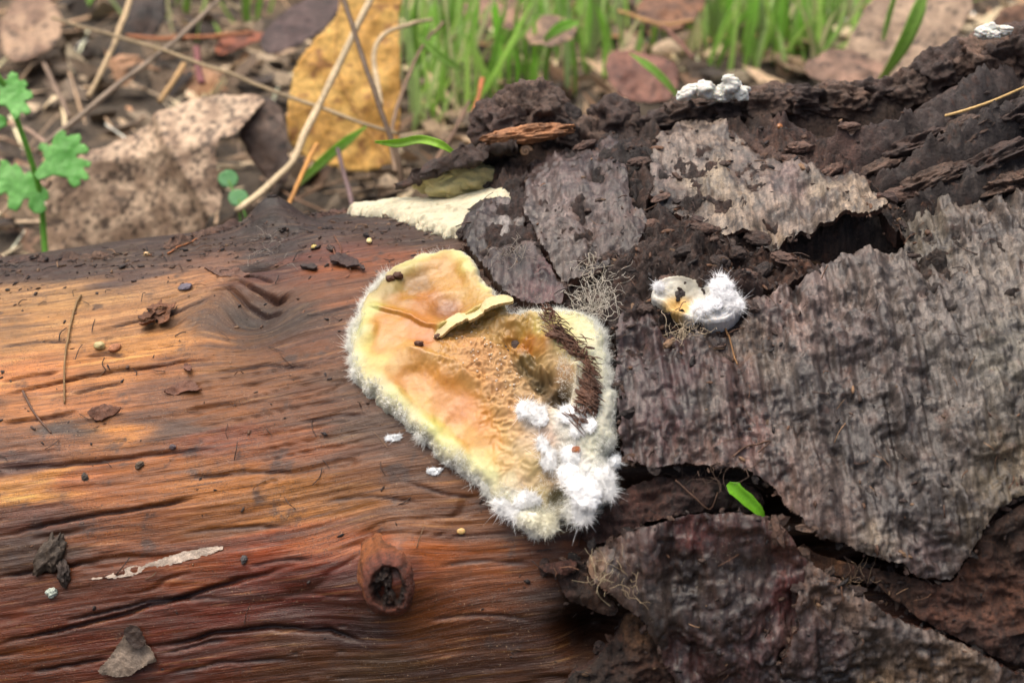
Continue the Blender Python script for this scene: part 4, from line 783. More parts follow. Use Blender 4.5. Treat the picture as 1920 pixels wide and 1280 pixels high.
# small separate specks of white mould on the wood
for x, y, ax, lab in [(740,823,(.13,.05,.03),'small white fluff of mould on the wood left of the fungus rim'), (813,884,(.13,.05,.03),'thin white mould smear on the wood below the fungus rim'), (1152,868,(.14,.13,.12),'round white fluffy ball beside the lower right fungus edge')]:
    o, p = tuft('mould_spot', x, y, ax, 800 + x, None, 0, .025 if ax[2] < .1 else .06, 500, (240, 242, 242), .1, .03 if ax[2] < .1 else .14); tag(o, lab, 'mould')
# small second fungus cupped on the bark
root2, a2, b2, n2 = frame_on_log(*H((1310,595))[0], .2)
f2 = empty('small_fungus', root2); tag(f2, 'small white fuzzy fungus with orange hollow sitting on the dark bark', 'fungus')
P, ins, Q, B = clip_grid(smooth_poly(H((1222,566),(1245,548),(1285,546),(1320,560),(1345,572),(1385,575),(1392,600),(1370,622),(1330,632),(1290,622),(1250,606),(1225,590)), 2), .016, .04, 6, 540, 4)
h2 = .30 + .12 * np.exp(-ins / .06) * sstep(ins, 0, .03) + .05 * fbm(P * 7, 4, 541) - .10 * np.exp(-((P - H((1275,592))[0]) ** 2).sum(1) / .03)
c2 = lin(rbf(P, [(1240,555,12,(238,234,222)),(1230,580,10,(240,236,224)),(1262,566,10,(206,202,186)),(1295,566,14,(176,172,156)),(1320,575,12,(214,210,196)),(1275,592,14,(236,190,112)),(1265,604,8,(238,196,120)),(1310,600,14,(244,242,236)),(1360,590,20,(246,246,246)),(1300,620,10,(244,244,240))], .03, 542))
V, Q2, vb = skirt(surf(P[:, 0], P[:, 1], h2), Q, B, surf(P[:, 0], P[:, 1], h2 * 0 + .05))
obj('cup', mesh_np('cup', V, Q2, {'col': .8 * np.concatenate([c2, c2[vb]]), 'wet': np.full(len(V), .2)}), M_FUNG, f2)
for k, (x, y, ax, hl) in enumerate([(1360,578,(.22,.23,.18),.08),(1335,600,(.16,.14,.12),.09),(1305,612,(.13,.10,.08),.07),(1235,572,(.06,.10,.07),.06),(1372,602,(.13,.12,.11),.10)]):
    tuft('fuzzy_tuft', x, y, ax, 900 + k, f2, 0, hl, 1500 if k == 0 else 800, (254, 254, 254), 0, .38)
# cream crust sheet under the bark edge, upper middle, and the one in the recess above it
def crust(name, poly, label, hgt, seed, colr, noise_h=.04, kids=()):
    P, ins, Q, B = clip_grid(smooth_poly(hit(poly), 1), .022, .24, 2.6, seed, 6)
    h = wood_height(P) + hgt * (1 - np.exp(-ins / .08)) + noise_h * fbm(P * 3, 4, seed + 1) + .012 * fbm(P * 14, 3, seed + 2) + .012
    c = lin(colr) * (1 + .14 * fbm(P * 3, 4, seed + 3))[:, None]; dk_ = (sstep(fbm(P * 9, 4, seed + 5), .30, .45) * .45)[:, None]; c = c * (1 - dk_) + lin((150, 136, 108)) * dk_; e = (np.exp(-ins / .05) * .3)[:, None]; c = .80 * np.clip(c * (1 - e) + lin((206, 200, 180)) * e, 0, .92)
    V, Q2, vb = skirt(surf(P[:, 0], P[:, 1], h), Q, B, surf(P[:, 0], P[:, 1], h - hgt - .15))
    o = obj(name, mesh_np(name, V, Q2, {'col': np.concatenate([c, c[vb]])}), M_CREAM); tag(o, label, 'fungus'); return o
crust('cream_crust', [(640,410),(690,396),(745,378),(800,362),(850,350),(900,345),(940,350),(968,372),(955,388),(910,402),(892,420),(878,442),(835,440),(790,428),(750,412),(700,408)], 'flat cream white crust spread over the log top beside grey bark', .17, 560, (230, 222, 190))
parts = [lump(at_log(x, y, .30), (r * .016, r * .010, r * .010), 4, .5, 2.0, 570 + k) for k, (x, y, r) in enumerate([(812,345,20),(838,335,26),(865,326,28),(890,330,26),(850,346,28),(895,342,22)])]
V, F = merge(parts); tag(obj('cream_crust', mesh_np('cream_crust', V, F, {'col': ccol(V, (206, 194, 140), .25, 7, 4)}), M_CREAM), 'pale yellow crust tucked under the dark bark ledge above the white crust', 'fungus')
for blobs, lab, sd in [([(1285,176,14),(1300,170,16),(1320,168,16),(1335,174,14),(1348,182,10)], 'left white crust patch on the ridge top beside the lumpy knob', 580), ([(1362,172,18),(1380,170,18),(1370,158,16),(1352,176,12),(1388,178,12),(1366,148,9)], 'lumpy white crust knob on the ridge top before the grass', 590), ([(1846,62,12),(1856,54,12),(1876,60,12),(1886,56,10),(1864,66,9)], 'pair of white crust lumps at the upper right end of the log', 600)]:
    parts = []
    for k, (x, y, r) in enumerate(blobs):
        c = at_log(x, y, .55); r = r / 100.; parts.append(lump(c, (r * 1.2, r * .8, r * .8), 4, .7, 1.5, sd + k))
    V, F = merge(parts); o = obj('white_crust', mesh_np('white_crust', V, F, {'col': .9 * ccol(V, (240, 240, 230), .12, sd, 4)}), M_CREAM); tag(o, lab, 'fungus')

# ================================================================== GROUND AND WHAT LIES BEHIND THE LOG
def ground_z(x, y):
    p = np.stack([x, y], -1).reshape(-1, 2)
    z = 0.9 * sstep(p[:, 1], 4, 9) * (1 - .6 * sstep(p[:, 1], 40, 90)) + .45 * fbm(p * .22, 3, 881) + .30 * fbm(p * .9, 4, 882)
    return z.reshape(np.shape(x))
xs = np.concatenate([[-3000, -900, -300, -120, -60, -40], np.arange(-26, 26.1, .22), [40, 60, 120, 300, 900, 3000]])
ys = np.concatenate([[-3000, -900, -300, -100, -50, -30, -20, -12, -8, -4], np.arange(-1, 46, .22), [55, 70, 100, 200, 500, 1200, 3000]])
X, Y = np.meshgrid(xs, ys); Z = ground_z(X, Y); Z = Z + .10 * fbm(np.stack([X.ravel(), Y.ravel()], 1) * 3.5, 3, 883).reshape(X.shape) * (np.abs(X) < 27)
V = np.stack([X, Y, Z], -1).reshape(-1, 3); nx = len(xs); j, i = np.meshgrid(np.arange(len(ys) - 1), np.arange(nx - 1), indexing='ij'); a = j * nx + i
gc = lin((72, 62, 50)) * (1 + .6 * fbm(V[:, :2] * .8, 4, 884))[:, None]; k = sstep(fbm(V[:, :2] * .5, 4, 885), .1, .4)[:, None] * .6; gc = gc * (1 - k) + lin((128, 108, 84)) * k
go = obj('ground', mesh_np('ground', V, np.stack([a, a + 1, a + nx + 1, a + nx], -1).reshape(-1, 4), {'col': np.clip(gc, 0, 1)}), M_SOIL); go['kind'] = 'structure'; go['label'] = 'damp brown soil under the leaf litter behind the log'

def at(px, py, y):                                # the point of a sight line at world depth y
    d = ray(px, py); return CAM + d * ((y - CAM[1]) / d[1])
def on_ground(px, py, dz=0.0):
    d = ray(px, py); lam = np.linspace(20, 120, 1200); Pt = CAM + lam[:, None] * d
    k = np.nonzero(Pt[:, 2] < ground_z(Pt[:, 0], Pt[:, 1]) + dz)[0]; return Pt[k[0]] if len(k) else Pt[-1]
def leaf_sheet(name, poly, y, tilt=0.0, yaw=0.0, res=.07, amp=.15, freq=1.0, seed=0, colr=None, bend=None, thick=.02, edge=(.05, 3.), mat=None, nsmooth=2):
    """a leaf whose outline is given as seen, on a plane of its own through depth y, with real bends and thickness"""
    poly = np.asarray(poly, float); c = at(*poly.mean(0), y); n = -FWD.copy()
    ct, s_ = math.cos(tilt), math.sin(tilt); n = np.array([n[0], n[1] * ct - n[2] * s_, n[1] * s_ + n[2] * ct])
    cy, sy = math.cos(yaw), math.sin(yaw); n = np.array([n[0] * cy - n[1] * sy, n[0] * sy + n[1] * cy, n[2]])
    ex = np.cross([0, 0, 1.], n); ex /= np.linalg.norm(ex); ey = np.cross(n, ex)
    d = ray(poly[:, 0], poly[:, 1]); lam = ((c - CAM) @ n) / (d @ n); W = CAM + lam[:, None] * d - c
    pl = smooth_poly(np.stack([W @ ex, W @ ey], 1), nsmooth)
    P, ins, Q, B = clip_grid(pl, res, edge[0], edge[1], seed, 4)
    h = amp * fbm(P * freq, 4, seed + 1) + .25 * amp * fbm(P * freq * 4, 3, seed + 2)
    if bend is not None: h = h + bend(P)
    V = c + P[:, :1] * ex + P[:, 1:] * ey + h[:, None] * n; low = V - n * thick
    cc = np.clip(colr(P, ins), 0, 1); N = len(V)
    vb = np.unique(B); S = np.stack([B[:, 1], B[:, 0], B[:, 0] + N, B[:, 1] + N], 1)
    return obj(name, mesh_np(name, np.concatenate([V, low]), np.concatenate([Q, Q[:, ::-1] + N, S]), {'col': np.concatenate([cc, cc])}), mat or M_LEAF), (c, ex, ey, n)
def leafcol(c1, c2, seed, f=2.0, spots=None, sp=.2):
    def fn(P, ins):
        k = sstep(fbm(P * f, 4, seed), -.35, .35)[:, None]; c = lin(c1) * (1 - k) + lin(c2) * k
        if spots is not None: m = sstep(fbm(P * f * 3.2, 4, seed + 7), sp, sp + .2)[:, None]; c = c * (1 - m) + lin(spots) * m
        return c
    return fn
# yellow leaf standing on edge
lf, (c, ex, ey, n) = leaf_sheet('yellow_leaf', [(655,-60),(640,18),(600,62),(560,105),(547,150),(540,195),(534,235),(545,280),(590,302),(640,318),(700,322),(748,300),(752,200),(748,100),(752,0),(760,-60)], 14.5, -.15, .25, .08, .30, .45, 901, leafcol((214,172,92),(196,148,72),903,1.3,(156,110,60),.26))
tag(lf, 'yellow fallen leaf with brown mottling standing upright behind the log', 'leaf')
pv = spline([c + ex * u * 1.2 + ey * v + n * .08 for u, v in [(.9,-2.6),(.3,-1.2),(-.1,.4),(.2,2.4)]], 30); V, F = tube(pv, np.linspace(.045, .015, 30), 6)
obj('midrib', mesh_np('midrib', V, F, {'col': ccol(V, (196,150,84))}), M_LEAF, lf)
# big crumpled speckled leaf, left
def crump(P): return -.75 * np.clip(P[:, 1] - .45 - .35 * P[:, 0] * .5, 0, 9) - .15 * np.clip(-(P[:, 1] - .4), 0, 9) + .22 * np.sin(P[:, 0] * 1.6 + P[:, 1] * .6) + .30 * np.exp(-((P[:, 0] - .6 + P[:, 1] * .7) / .25) ** 2)
lf, _ = leaf_sheet('crumpled_leaf', [(70,470),(80,385),(120,320),(165,275),(230,240),(290,200),(360,168),(420,155),(470,158),(478,185),(450,215),(440,250),(405,262),(412,300),(416,350),(418,400),(370,430),(300,452),(240,470),(160,490),(100,500)], 11.5, -.05, -.1, .05, .13, .9, 911, leafcol((196,170,142),(158,132,108),913,3.0,(98,82,68),.12), crump, .015, (.10, 3))
tag(lf, 'large crumpled pale brown speckled dead leaf behind the log, left', 'leaf')
LEAVES = [
 ([(480,100),(505,40),(560,0),(620,-30),(650,-5),(630,35),(590,70),(540,95)], 22, -.9, .2, (84,66,62), (66,50,46), 'dark purplish brown dead leaf above the yellow leaf'),
 ([(225,60),(235,-20),(300,-40),(312,20),(300,62),(260,75)], 24, -.5, .2, (70,54,44), (46,36,30), 'dark brown curled leaf at the top left behind the stems'),
 ([(1130,100),(1190,88),(1262,112),(1275,150),(1262,185),(1190,192),(1140,170)], 19, -.7, .1, (130,90,74), (106,72,60), 'reddish brown dead leaf lying behind the bark ridge'),
 ([(1565,140),(1600,60),(1640,-20),(1780,-40),(1835,0),(1800,60),(1760,120),(1680,150),(1600,150)], 20, -.6, -.1, (162,138,114), (134,112,92), 'broad tan dead leaf behind the upper right bark'),
 ([(400,82),(440,62),(500,55),(490,78),(440,100),(410,106)], 21, -.8, .1, (150,84,54), (118,66,44), 'small rust red leaf fragment under the dark leaf, top left'),
 ([(440,230),(470,180),(525,185),(540,280),(548,350),(500,340),(470,300)], 12.5, -.1, -.3, (104,86,74), (74,60,52), 'grey brown curled leaf beside the yellow leaf base'),
 ([(0,110),(0,20),(60,-20),(120,20),(110,80),(60,110)], 27, -.8, 0, (170,140,112), (128,100,80), 'pale tan leaf in the top left corner'),
 ([(0,430),(60,425),(110,470),(60,495),(-20,495)], 12.5, -.6, .1, (160,126,98), (120,92,72), 'tan leaf flap low at the left edge behind the log'),
 ([(980,40),(1060,30),(1090,60),(1050,95),(990,85)], 22, -.9, .1, (150,122,98), (118,96,78), 'brown leaf between the grass shoots above the bark lump'),
 ([(1500,120),(1560,90),(1650,110),(1680,150),(1590,165),(1520,150)], 17, -.9, .1, (150,118,98), (112,88,72), 'pinkish brown leaf beside the lone grass blade'),
 ([(860,0),(960,-20),(1000,40),(950,60),(880,50)], 25, -.8, 0, (156,122,100), (120,92,74), 'faded brown leaf among the grass at the top middle'),
 ([(1180,20),(1240,-30),(1330,-20),(1310,40),(1230,60)], 26, -.8, 0, (138,98,72), (98,70,54), 'brown leaf at the top behind the grass, right of middle'),
 ([(1850,60),(1880,10),(1940,0),(1940,60),(1890,75)], 16, -.5, 0, (112,80,58), (84,60,46), 'brown leaf scrap at the upper right corner')]
for k, (poly, y, tl, yw, c1, c2, lab) in enumerate(LEAVES):
    o, _ = leaf_sheet('dead_leaf', poly, y, tl, yw, .08, .20, .9, 920 + k * 5, leafcol(c1, c2, 921 + k * 5, 1.6, tuple(int(v * .6) for v in c2), .25)); tag(o, lab, 'leaf', 'dead leaves behind the log')
# dry stems and straws
STEMS = [
 ('dry_twig', [(100,34,17),(270,84,15),(430,138,13),(480,156,12.5),(600,203,11),(700,238,10),(745,250,9.6)], 9, (150,130,96), 'long thin dry stem slanting down across the yellow leaf'),
 ('dry_twig', [(430,-20,20),(330,75,16),(220,160,13),(140,225,12),(70,285,11.5)], 11, (136,118,98), 'long grey brown stem rising to the right over the crumpled leaf'),
 ('dry_twig', [(250,-20,19),(215,80,16),(180,150,14.5),(165,180,14)], 11, (186,160,120), 'pale straw at upper left broken at its lower end'),
 ('dry_twig', [(345,120,17),(320,160,16),(300,190,15.5)], 12, (190,152,100), 'short yellow straw stub above the crumpled leaf'),
 ('dry_straw', [(710,-30,13),(650,90,12),(600,195,11),(570,250,10.4),(545,305,9.8),(500,348,9),(445,395,8.2)], 15, (206,184,146), 'thick cream straw with a kink in front of the yellow leaf'),
 ('dry_twig', [(638,-20,11),(668,70,10),(700,165,9),(725,240,8.4),(745,300,8),(752,345,7.8)], 11, (112,92,72), 'thin brown upright stem crossing the yellow leaf'),
 ('dry_straw', [(810,36,16),(770,45,15),(725,62,14),(704,90,13.5),(702,130,13),(712,200,12)], 10, (190,168,132), 'curled dry grass blade hooked over beside the yellow leaf'),
 ('dry_straw', [(596,270,10),(570,320,9.2),(538,388,8.2)], 9, (200,142,70), 'short orange straw below the yellow leaf'),
 ('dry_twig', [(632,278,11),(645,320,10),(662,390,8.6)], 9, (112,90,88), 'short purplish stem in the dark gap below the yellow leaf'),
 ('dry_twig', [(20,232,15),(60,250,14),(110,285,13)], 10, (150,124,104), 'dull brown twig behind the green leaflets'),
 ('dry_twig', [(82,118,19),(110,180,17),(128,220,16)], 9, (132,110,90), 'small upright twig above the green plant'),
 ('dry_twig', [(240,68,23),(310,72,22),(400,68,21),(470,62,20)], 10, (160,100,60), 'orange brown twig lying flat at the upper left'),
 ('dry_twig', [(368,90,18),(372,125,17),(380,155,16)], 13, (128,74,72), 'reddish stalk between the crossing stems'),
 ('dry_straw', [(880,190,14),(850,250,12.5),(800,330,10)], 8, (118,92,72), 'thin brown straw in the shade left of the bark lump'),
 ('dry_straw', [(890,215,13),(900,180,14),(905,150,15)], 9, (176,104,60), 'small orange stalk left of the bark lump'),
 ('dry_straw', [(740,320,9),(735,250,11),(748,190,12.5),(790,90,15),(830,40,17)], 8, (128,104,80), 'thin dry stalk leaning right behind the green curl'),
 ('dry_straw', [(1160,20,24),(1240,45,22),(1300,40,22)], 8, (170,130,80), 'pale straw lying among the grass shoots'),
 ('dry_twig', [(1240,50,20),(1275,80,19),(1300,110,18)], 9, (110,72,56), 'dark reddish twig behind the white crust'),
 ('dry_twig', [(0,300,14),(50,330,13),(90,350,12.5)], 10, (140,112,92), 'brown twig behind the lowest green leaflet'),
 ('dry_twig', [(0,400,12.5),(30,375,12.8),(80,360,13)], 9, (172,146,118), 'pale straw at the left edge beside the green plant')]
for k, (nm, pts, wpx, c, lab) in enumerate(STEMS):
    W = np.array([at(*q) for q in pts]); r = wpx * .5 / FPX * np.linalg.norm(W - CAM, axis=1).mean()
    pth = spline(W, 40); pth = pth + .04 * np.stack([fbm(pth * .9, 2, 940 + k * 3 + q) for q in range(3)], 1)
    V, F = tube(pth, r * (1 + .18 * fbm(pth * 1.5, 2, k)), 8, True, .7)
    o = obj(nm, mesh_np(nm, V, F, {'col': np.clip(ccol(V, c, .35, k, 1.5), 0, 1)}), M_STRAW); tag(o, lab, 'twig' if nm == 'dry_twig' else 'straw', 'dry stems and straws behind the log')
# green plant with lobed leaflets
pb = at(92, 470, 8.6); plant = empty('parsley_like_plant', at(95, 560, 8.0)); tag(plant, 'green seedling with lobed leaflets at the left edge behind the log', 'plant')
V, F = tube(spline([at(98,600,7.6), at(84,465,8.6), at(76,370,9), at(58,300,9), at(28,215,9.2), at(8,160,9.2), at(-30,110,9.2)], 40), np.linspace(.075, .05, 40), 8); obj('stem', mesh_np('stem', V, F, {'col': ccol(V, (132,190,78), .15, 1)}), M_GREEN, plant)
LB = [[(62,326),(72,312),(84,300),(80,284),(70,276),(76,266),(88,268),(94,276),(98,264),(106,252),(118,246),(126,252),(122,262),(134,254),(150,252),(154,262),(146,270),(160,272),(168,282),(162,290),(148,290),(140,296),(156,298),(172,306),(168,314),(152,312),(162,322),(168,334),(160,340),(148,332),(152,346),(142,354),(132,348),(126,334),(110,332),(96,328),(82,334),(70,336)],
      [(80,350),(68,334),(56,322),(46,328),(40,316),(30,306),(22,312),(12,300),(0,300),(2,312),(-14,316),(-30,330),(-16,340),(-2,340),(-14,352),(-16,372),(0,368),(12,360),(16,372),(14,390),(30,396),(40,386),(44,374),(56,372),(52,388),(64,398),(78,400),(88,392),(82,380),(92,372),(90,358)],
      [(20,212),(12,198),(0,196),(-16,186),(-14,172),(0,174),(-8,158),(-6,146),(8,148),(14,156),(14,142),(22,134),(34,138),(34,150),(46,146),(52,156),(44,164),(58,168),(62,180),(50,186),(42,184),(54,198),(58,210),(46,214),(38,206),(36,218),(26,224)],
      [(-5,215),(-18,204),(-34,200),(-40,214),(-28,222),(-38,234),(-18,238),(0,244),(14,236),(12,222)]]
for k, pl in enumerate(LB):
    o, _ = leaf_sheet('leaflet', pl, 9.0, -.35, .2, .035, .10, 1.2, 960 + k * 4, leafcol((136,204,108),(112,186,86),961 + k, 2.0), None, .02, (.010, 6), M_GREEN, 0); o.parent = plant; o.matrix_parent_inverse = plant.matrix_world.inverted()
for k, (x, y, r, lab) in enumerate([(428,335,22,'upper of two small round green leaves below the crumpled leaf'), (447,371,22,'lower of two small round green leaves below the crumpled leaf')]):
    th = np.linspace(0, 2 * math.pi, 14, endpoint=False); o, (c, ex, ey, n) = leaf_sheet('round_green_leaf', np.stack([x + r * np.cos(th) * .9, y + r * .75 * np.sin(th)], 1), 9.2 - k * .4, -.3, .3, .04, .03, 1, 980 + k, leafcol((120,176,120),(100,160,96),981), None, .02, (.01, 3), M_GREEN, 1)
    tag(o, lab, 'leaf'); V, F = tube(spline([c - ey * .05, c - ey * .6 + ex * .1, c - ey * 1.4 + ex * .15 - n * .5], 12), .03, 6); obj('stalk', mesh_np('stalk', V, F, {'col': ccol(V, (112,160,80))}), M_GREEN, o)
# grass shoots, each blade by itself
def blade(base, tip, wid, seed, sag=.12, colr=(122,178,66)):
    g = np.random.default_rng(seed); n = 12; u = np.linspace(0, 1, n); d = tip - base; Ln = np.linalg.norm(d); side = np.cross(d, [0, 1.0, 0]); side /= np.linalg.norm(side) + 1e-9
    face = np.cross(d / Ln, side); bow = g.normal(0, sag) * Ln
    c = base + u[:, None] * d + (bow * np.sin(u * math.pi))[:, None] * side * .5 + (g.normal(0, .08) * Ln * np.sin(u * math.pi))[:, None] * face
    wv = wid * .5 * np.clip(np.minimum(1, .55 + u * 1.2) * np.minimum(1, (1.02 - u) * 3.2), .02, 1); tw = g.uniform(-.7, .7) + u * g.uniform(-.8, .8)
    sv = np.cos(tw)[:, None] * side + np.sin(tw)[:, None] * face; fv = -np.sin(tw)[:, None] * side + np.cos(tw)[:, None] * face
    cols = 5; rows = []
    for q in np.linspace(-1, 1, cols): rows.append(c + sv * (wv * q)[:, None] + fv * (wv * .45 * q * q)[:, None])
    V = np.stack(rows, 1).reshape(-1, 3); i, j = np.meshgrid(np.arange(n - 1), np.arange(cols - 1), indexing='ij'); a = (i * cols + j).ravel(); Q = np.stack([a, a + 1, a + cols + 1, a + cols], 1)
    lo = V - np.repeat(fv, cols, 0) * .012; N = len(V)
    edge = np.concatenate([np.stack([a_ := np.arange(n - 1) * cols, a_ + cols, a_ + cols + N, a_ + N], 1), np.stack([b_ := np.arange(n - 1) * cols + cols - 1, b_ + N, b_ + cols + N, b_ + cols], 1)])
    uu = np.repeat(u, cols); cc = lin(np.array(colr) * g.uniform(.85, 1.12)) * (.9 + .25 * uu)[:, None]; pale = (np.clip(.22 - uu, 0, 1) * 3)[:, None]; cc = cc * (1 - pale) + lin((176,186,120)) * pale
    return mesh_np('grass_shoot', np.concatenate([V, lo]), np.concatenate([Q, Q[:, ::-1] + N, edge]), {'col': np.clip(np.concatenate([cc, cc]), 0, 1)})
GR = [(772,230,757,-40,17),(795,215,784,-30,16),(812,200,786,55,15),(772,262,772,80,13),(836,190,815,-20,16),(868,160,893,-50,20),(880,150,868,-40,18),(912,140,942,-20,16),(938,170,920,-30,20),(936,190,934,60,15),(960,180,956,78,16),(985,175,978,10,18),(1003,168,1000,-40,18),(1010,130,1030,-50,18),(1040,140,1036,-30,15),(1098,140,1112,-50,22),(1130,130,1124,0,15),(1152,110,1142,-30,16),(1166,105,1172,-40,16),(1216,110,1228,-30,16),(1246,70,1262,-40,14),
      (1320,80,1335,-40,17),(1352,95,1372,-40,19),(1372,60,1318,-20,13),(1395,120,1418,-30,18),(1425,110,1450,-40,17),(1452,120,1470,-20,16),(1480,140,1462,60,12),(1490,110,1520,-50,18),(1520,95,1550,-30,16),(1500,130,1590,-10,14),(1540,110,1560,-10,16),(1570,70,1590,-50,14),(1440,70,1400,-30,14),(1285,60,1300,-40,13),(1560,150,1580,80,12),(1200,60,1196,-30,13),(1065,100,1060,-30,14),(850,120,842,-30,13),(745,60,770,-50,12),(465,60,460,-40,18),(480,45,500,-60,12),(315,70,322,20,12),(345,40,350,-30,12),(150,30,190,-40,12),(410,90,400,40,10),(1610,60,1650,-50,14)]
_g = np.random.default_rng(222)
for _k in range(96):
    _x = _g.choice([_g.uniform(755, 900), _g.uniform(900, 1180), _g.uniform(1290, 1620), _g.uniform(1320, 1560)]); _y = _g.uniform(40, 210) if _x < 1180 else _g.uniform(30, 140)
    GR.append((_x, _y, _x + _g.normal(8, 32), _y - _g.uniform(90, 230), _g.uniform(10, 18)))
GRX = [(1650,150,1742,-40,26,15.5,'single wide grass blade leaning right before the broad tan leaf'),(1655,75,1690,-40,16,18,'narrow grass blade left of the wide leaning blade'),(872,135,782,62,16,15,'grass blade bent flat to the left above the dry curl'),(1020,75,1088,42,20,18,'short grass blade bent over to the right'),(1272,182,1180,100,14,14,'pale grass blade lying across the reddish leaf'),(560,345,690,235,18,11,'green grass blade slanting up in front of the yellow leaf foot')]
GOBJ = []
for k, (x0, y0, x1, y1, wp) in enumerate(GR):
    b = on_ground(x0, y0) + np.array([0, 0, -.1]); tp = at(x1, y1, b[1] + random.uniform(-.6, .6)); dist = np.linalg.norm(b - CAM)
    o = obj('grass_shoot', blade(b, tp, wp * .76 / FPX * dist, 1000 + k, .10, (172,214,108) if k % 3 else (202,224,160)), M_GREEN); GOBJ.append((x0, o))
ORD = 'leftmost second third fourth fifth sixth seventh eighth ninth tenth eleventh twelfth thirteenth fourteenth fifteenth sixteenth seventeenth eighteenth nineteenth twentieth twenty-first twenty-second twenty-third twenty-fourth twenty-fifth twenty-sixth twenty-seventh twenty-eighth twenty-ninth thirtieth thirty-first thirty-second thirty-third thirty-fourth thirty-fifth thirty-sixth thirty-seventh thirty-eighth thirty-ninth fortieth forty-first forty-second'.split()
for lo, hi, where in [(0, 600, 'thin shoots at the top left behind the stems'), (600, 905, 'grass clump right of the yellow leaf'), (905, 1000, 'grass clump above the tall bark lump'), (1000, 1090, 'grass just left of the reddish leaf'), (1090, 1300, 'sparse grass above the reddish leaf'), (1300, 1400, 'grass clump behind the white crust knob'), (1400, 1490, 'grass clump right of the white crust knob'), (1490, 1700, 'grass clump left of the broad tan leaf')]:
    for k, (x0, o) in enumerate(sorted([q for q in GOBJ if lo <= q[0] < hi], key=lambda q: q[0])):
        tag(o, (ORD[k] if k == 0 else ORD[k] + ' from left') + ' green blade of the ' + where, 'grass blade', 'grass shoots behind the log')
for k, (x0, y0, x1, y1, wp, y, lab) in enumerate(GRX):
    b = at(x0, y0, y); tp = at(x1, y1, y + .3); o = obj('grass_shoot', blade(b, tp, wp / FPX * np.linalg.norm(b - CAM), 1100 + k, .10, (164,208,98)), M_GREEN); tag(o, lab, 'grass blade', 'single grass blades behind the log')
p = on_ground(1256, 104); V, F = lump(p + [0, 0, .15], (.62, .5, .38), 3, .12, 1.2, 3); tag(obj('pebble', mesh_np('pebble', V, F, {'col': ccol(V, (196,172,146), .15, 3, 2)}), M_SOIL), 'smooth beige pebble among the grass behind the ridge', 'pebble')
# leaf litter: crumbs, scraps and broken straw too many to count
g = np.random.default_rng(31); parts = []; cols = []
pal = np.array([(178,152,122),(136,114,90),(96,80,64),(74,62,50),(198,174,142),(152,126,98),(142,108,80),(122,104,84),(58,48,40),(210,190,154)])
for k in range(3000):
    x = g.uniform(-24, 24); y = g.uniform(6.0, 42); z = float(ground_z(np.array([x]), np.array([y]))[0]); sz = g.uniform(.15, .75) * (1 + y * .012)
    c = pal[g.integers(len(pal))] * g.uniform(.55, 1.25)
    if k % 5 < 2:
        c = c * 1.25 + 12; L_ = g.uniform(.8, 4.2); an = g.uniform(0, math.pi); el = g.normal(.1, .3); dv = np.array([math.cos(an) * math.cos(el), math.sin(an) * math.cos(el), math.sin(el)]) * L_
        b = np.array([x, y, z + .1]); Vv, Fv = tube(np.stack([b - dv * .5, b + g.normal(0, .06, 3), b + dv * .5]), g.uniform(.02, .06), 4, True)
    else:
        n = 7; th = np.sort(g.uniform(0, 2 * math.pi, n)); rr_ = sz * g.uniform(.5, 1.1, n); el = g.normal(0, .5, 2); q = np.stack([rr_ * np.cos(th), rr_ * np.sin(th) * .7], 1)
        Vt = np.concatenate([[[0, 0, .12 * sz]], np.concatenate([q, (q @ el)[:, None] + g.normal(0, .12 * sz, (n, 1))], 1)]) + [x, y, z + .15 + .25 * sz]; i = np.arange(n); Fv = np.stack([np.zeros(n, int), 1 + i, 1 + (i + 1) % n], 1); Vv = Vt
    parts.append((Vv, Fv)); cols.append(np.tile(lin(np.clip(c, 0, 255)), (len(Vv), 1)))
V, F = merge(parts); o = obj('leaf_litter', mesh_np('leaf_litter', V, F, {'col': np.concatenate(cols)}, False), M_LEAF); tag(o, 'brown leaf scraps and broken straw littering the soil behind the log', 'leaf litter', kind='stuff')

# a soft mass of finer grass further back
g = np.random.default_rng(61); parts = []; cols = []
for k in range(270):
    q = [(780,180,70,50),(900,110,90,50),(1050,80,90,40),(1400,70,110,40),(1520,80,80,45),(1350,50,150,30),(700,20,120,14),(330,40,110,18)][g.choice(8, p=[.14,.16,.14,.2,.16,.12,.04,.04])]
    b = on_ground(float(np.clip(g.normal(q[0], q[2]), 250, 1700)), float(np.clip(g.normal(q[1], q[3]), -30, 235))); Ln = g.uniform(1.6, 5.0); d = np.array([g.normal(.12, .30), g.normal(0, .25), 1.0]); tip = b + d / np.linalg.norm(d) * Ln
    u = np.linspace(0, 1, 7); bow = g.normal(0, .18) * Ln; sd_ = np.array([1.0, 0, 0]); c = b + u[:, None] * (tip - b) + (bow * u * u)[:, None] * np.array([1.0, .2, -.25]); wv = g.uniform(.05, .11) * np.clip(np.minimum(1, (1.02 - u) * 2.4), .02, 1); yw = g.uniform(-1, 1); sv = np.array([math.cos(yw), math.sin(yw), 0])
    V = np.stack([c - sv * wv[:, None], c + np.array([0, -.02, .01]), c + sv * wv[:, None]], 1).reshape(-1, 3); i, j = np.meshgrid(np.arange(6), np.arange(2), indexing='ij'); a = (i * 3 + j).ravel(); parts.append((V, np.stack([a, a + 1, a + 4, a + 3], 1)))
    cc = np.array([(176,214,110),(196,220,146),(158,204,96),(210,204,156)][g.integers(4)]) * g.uniform(.85, 1.1); cols.append(np.tile(lin(np.clip(cc, 0, 255)), (len(V), 1)))
V, F = merge(parts); tag(obj('grass', mesh_np('grass', V, F, {'col': np.concatenate(cols)}), M_GREEN), 'soft mass of fine young grass further back behind the log', 'grass', kind='stuff')

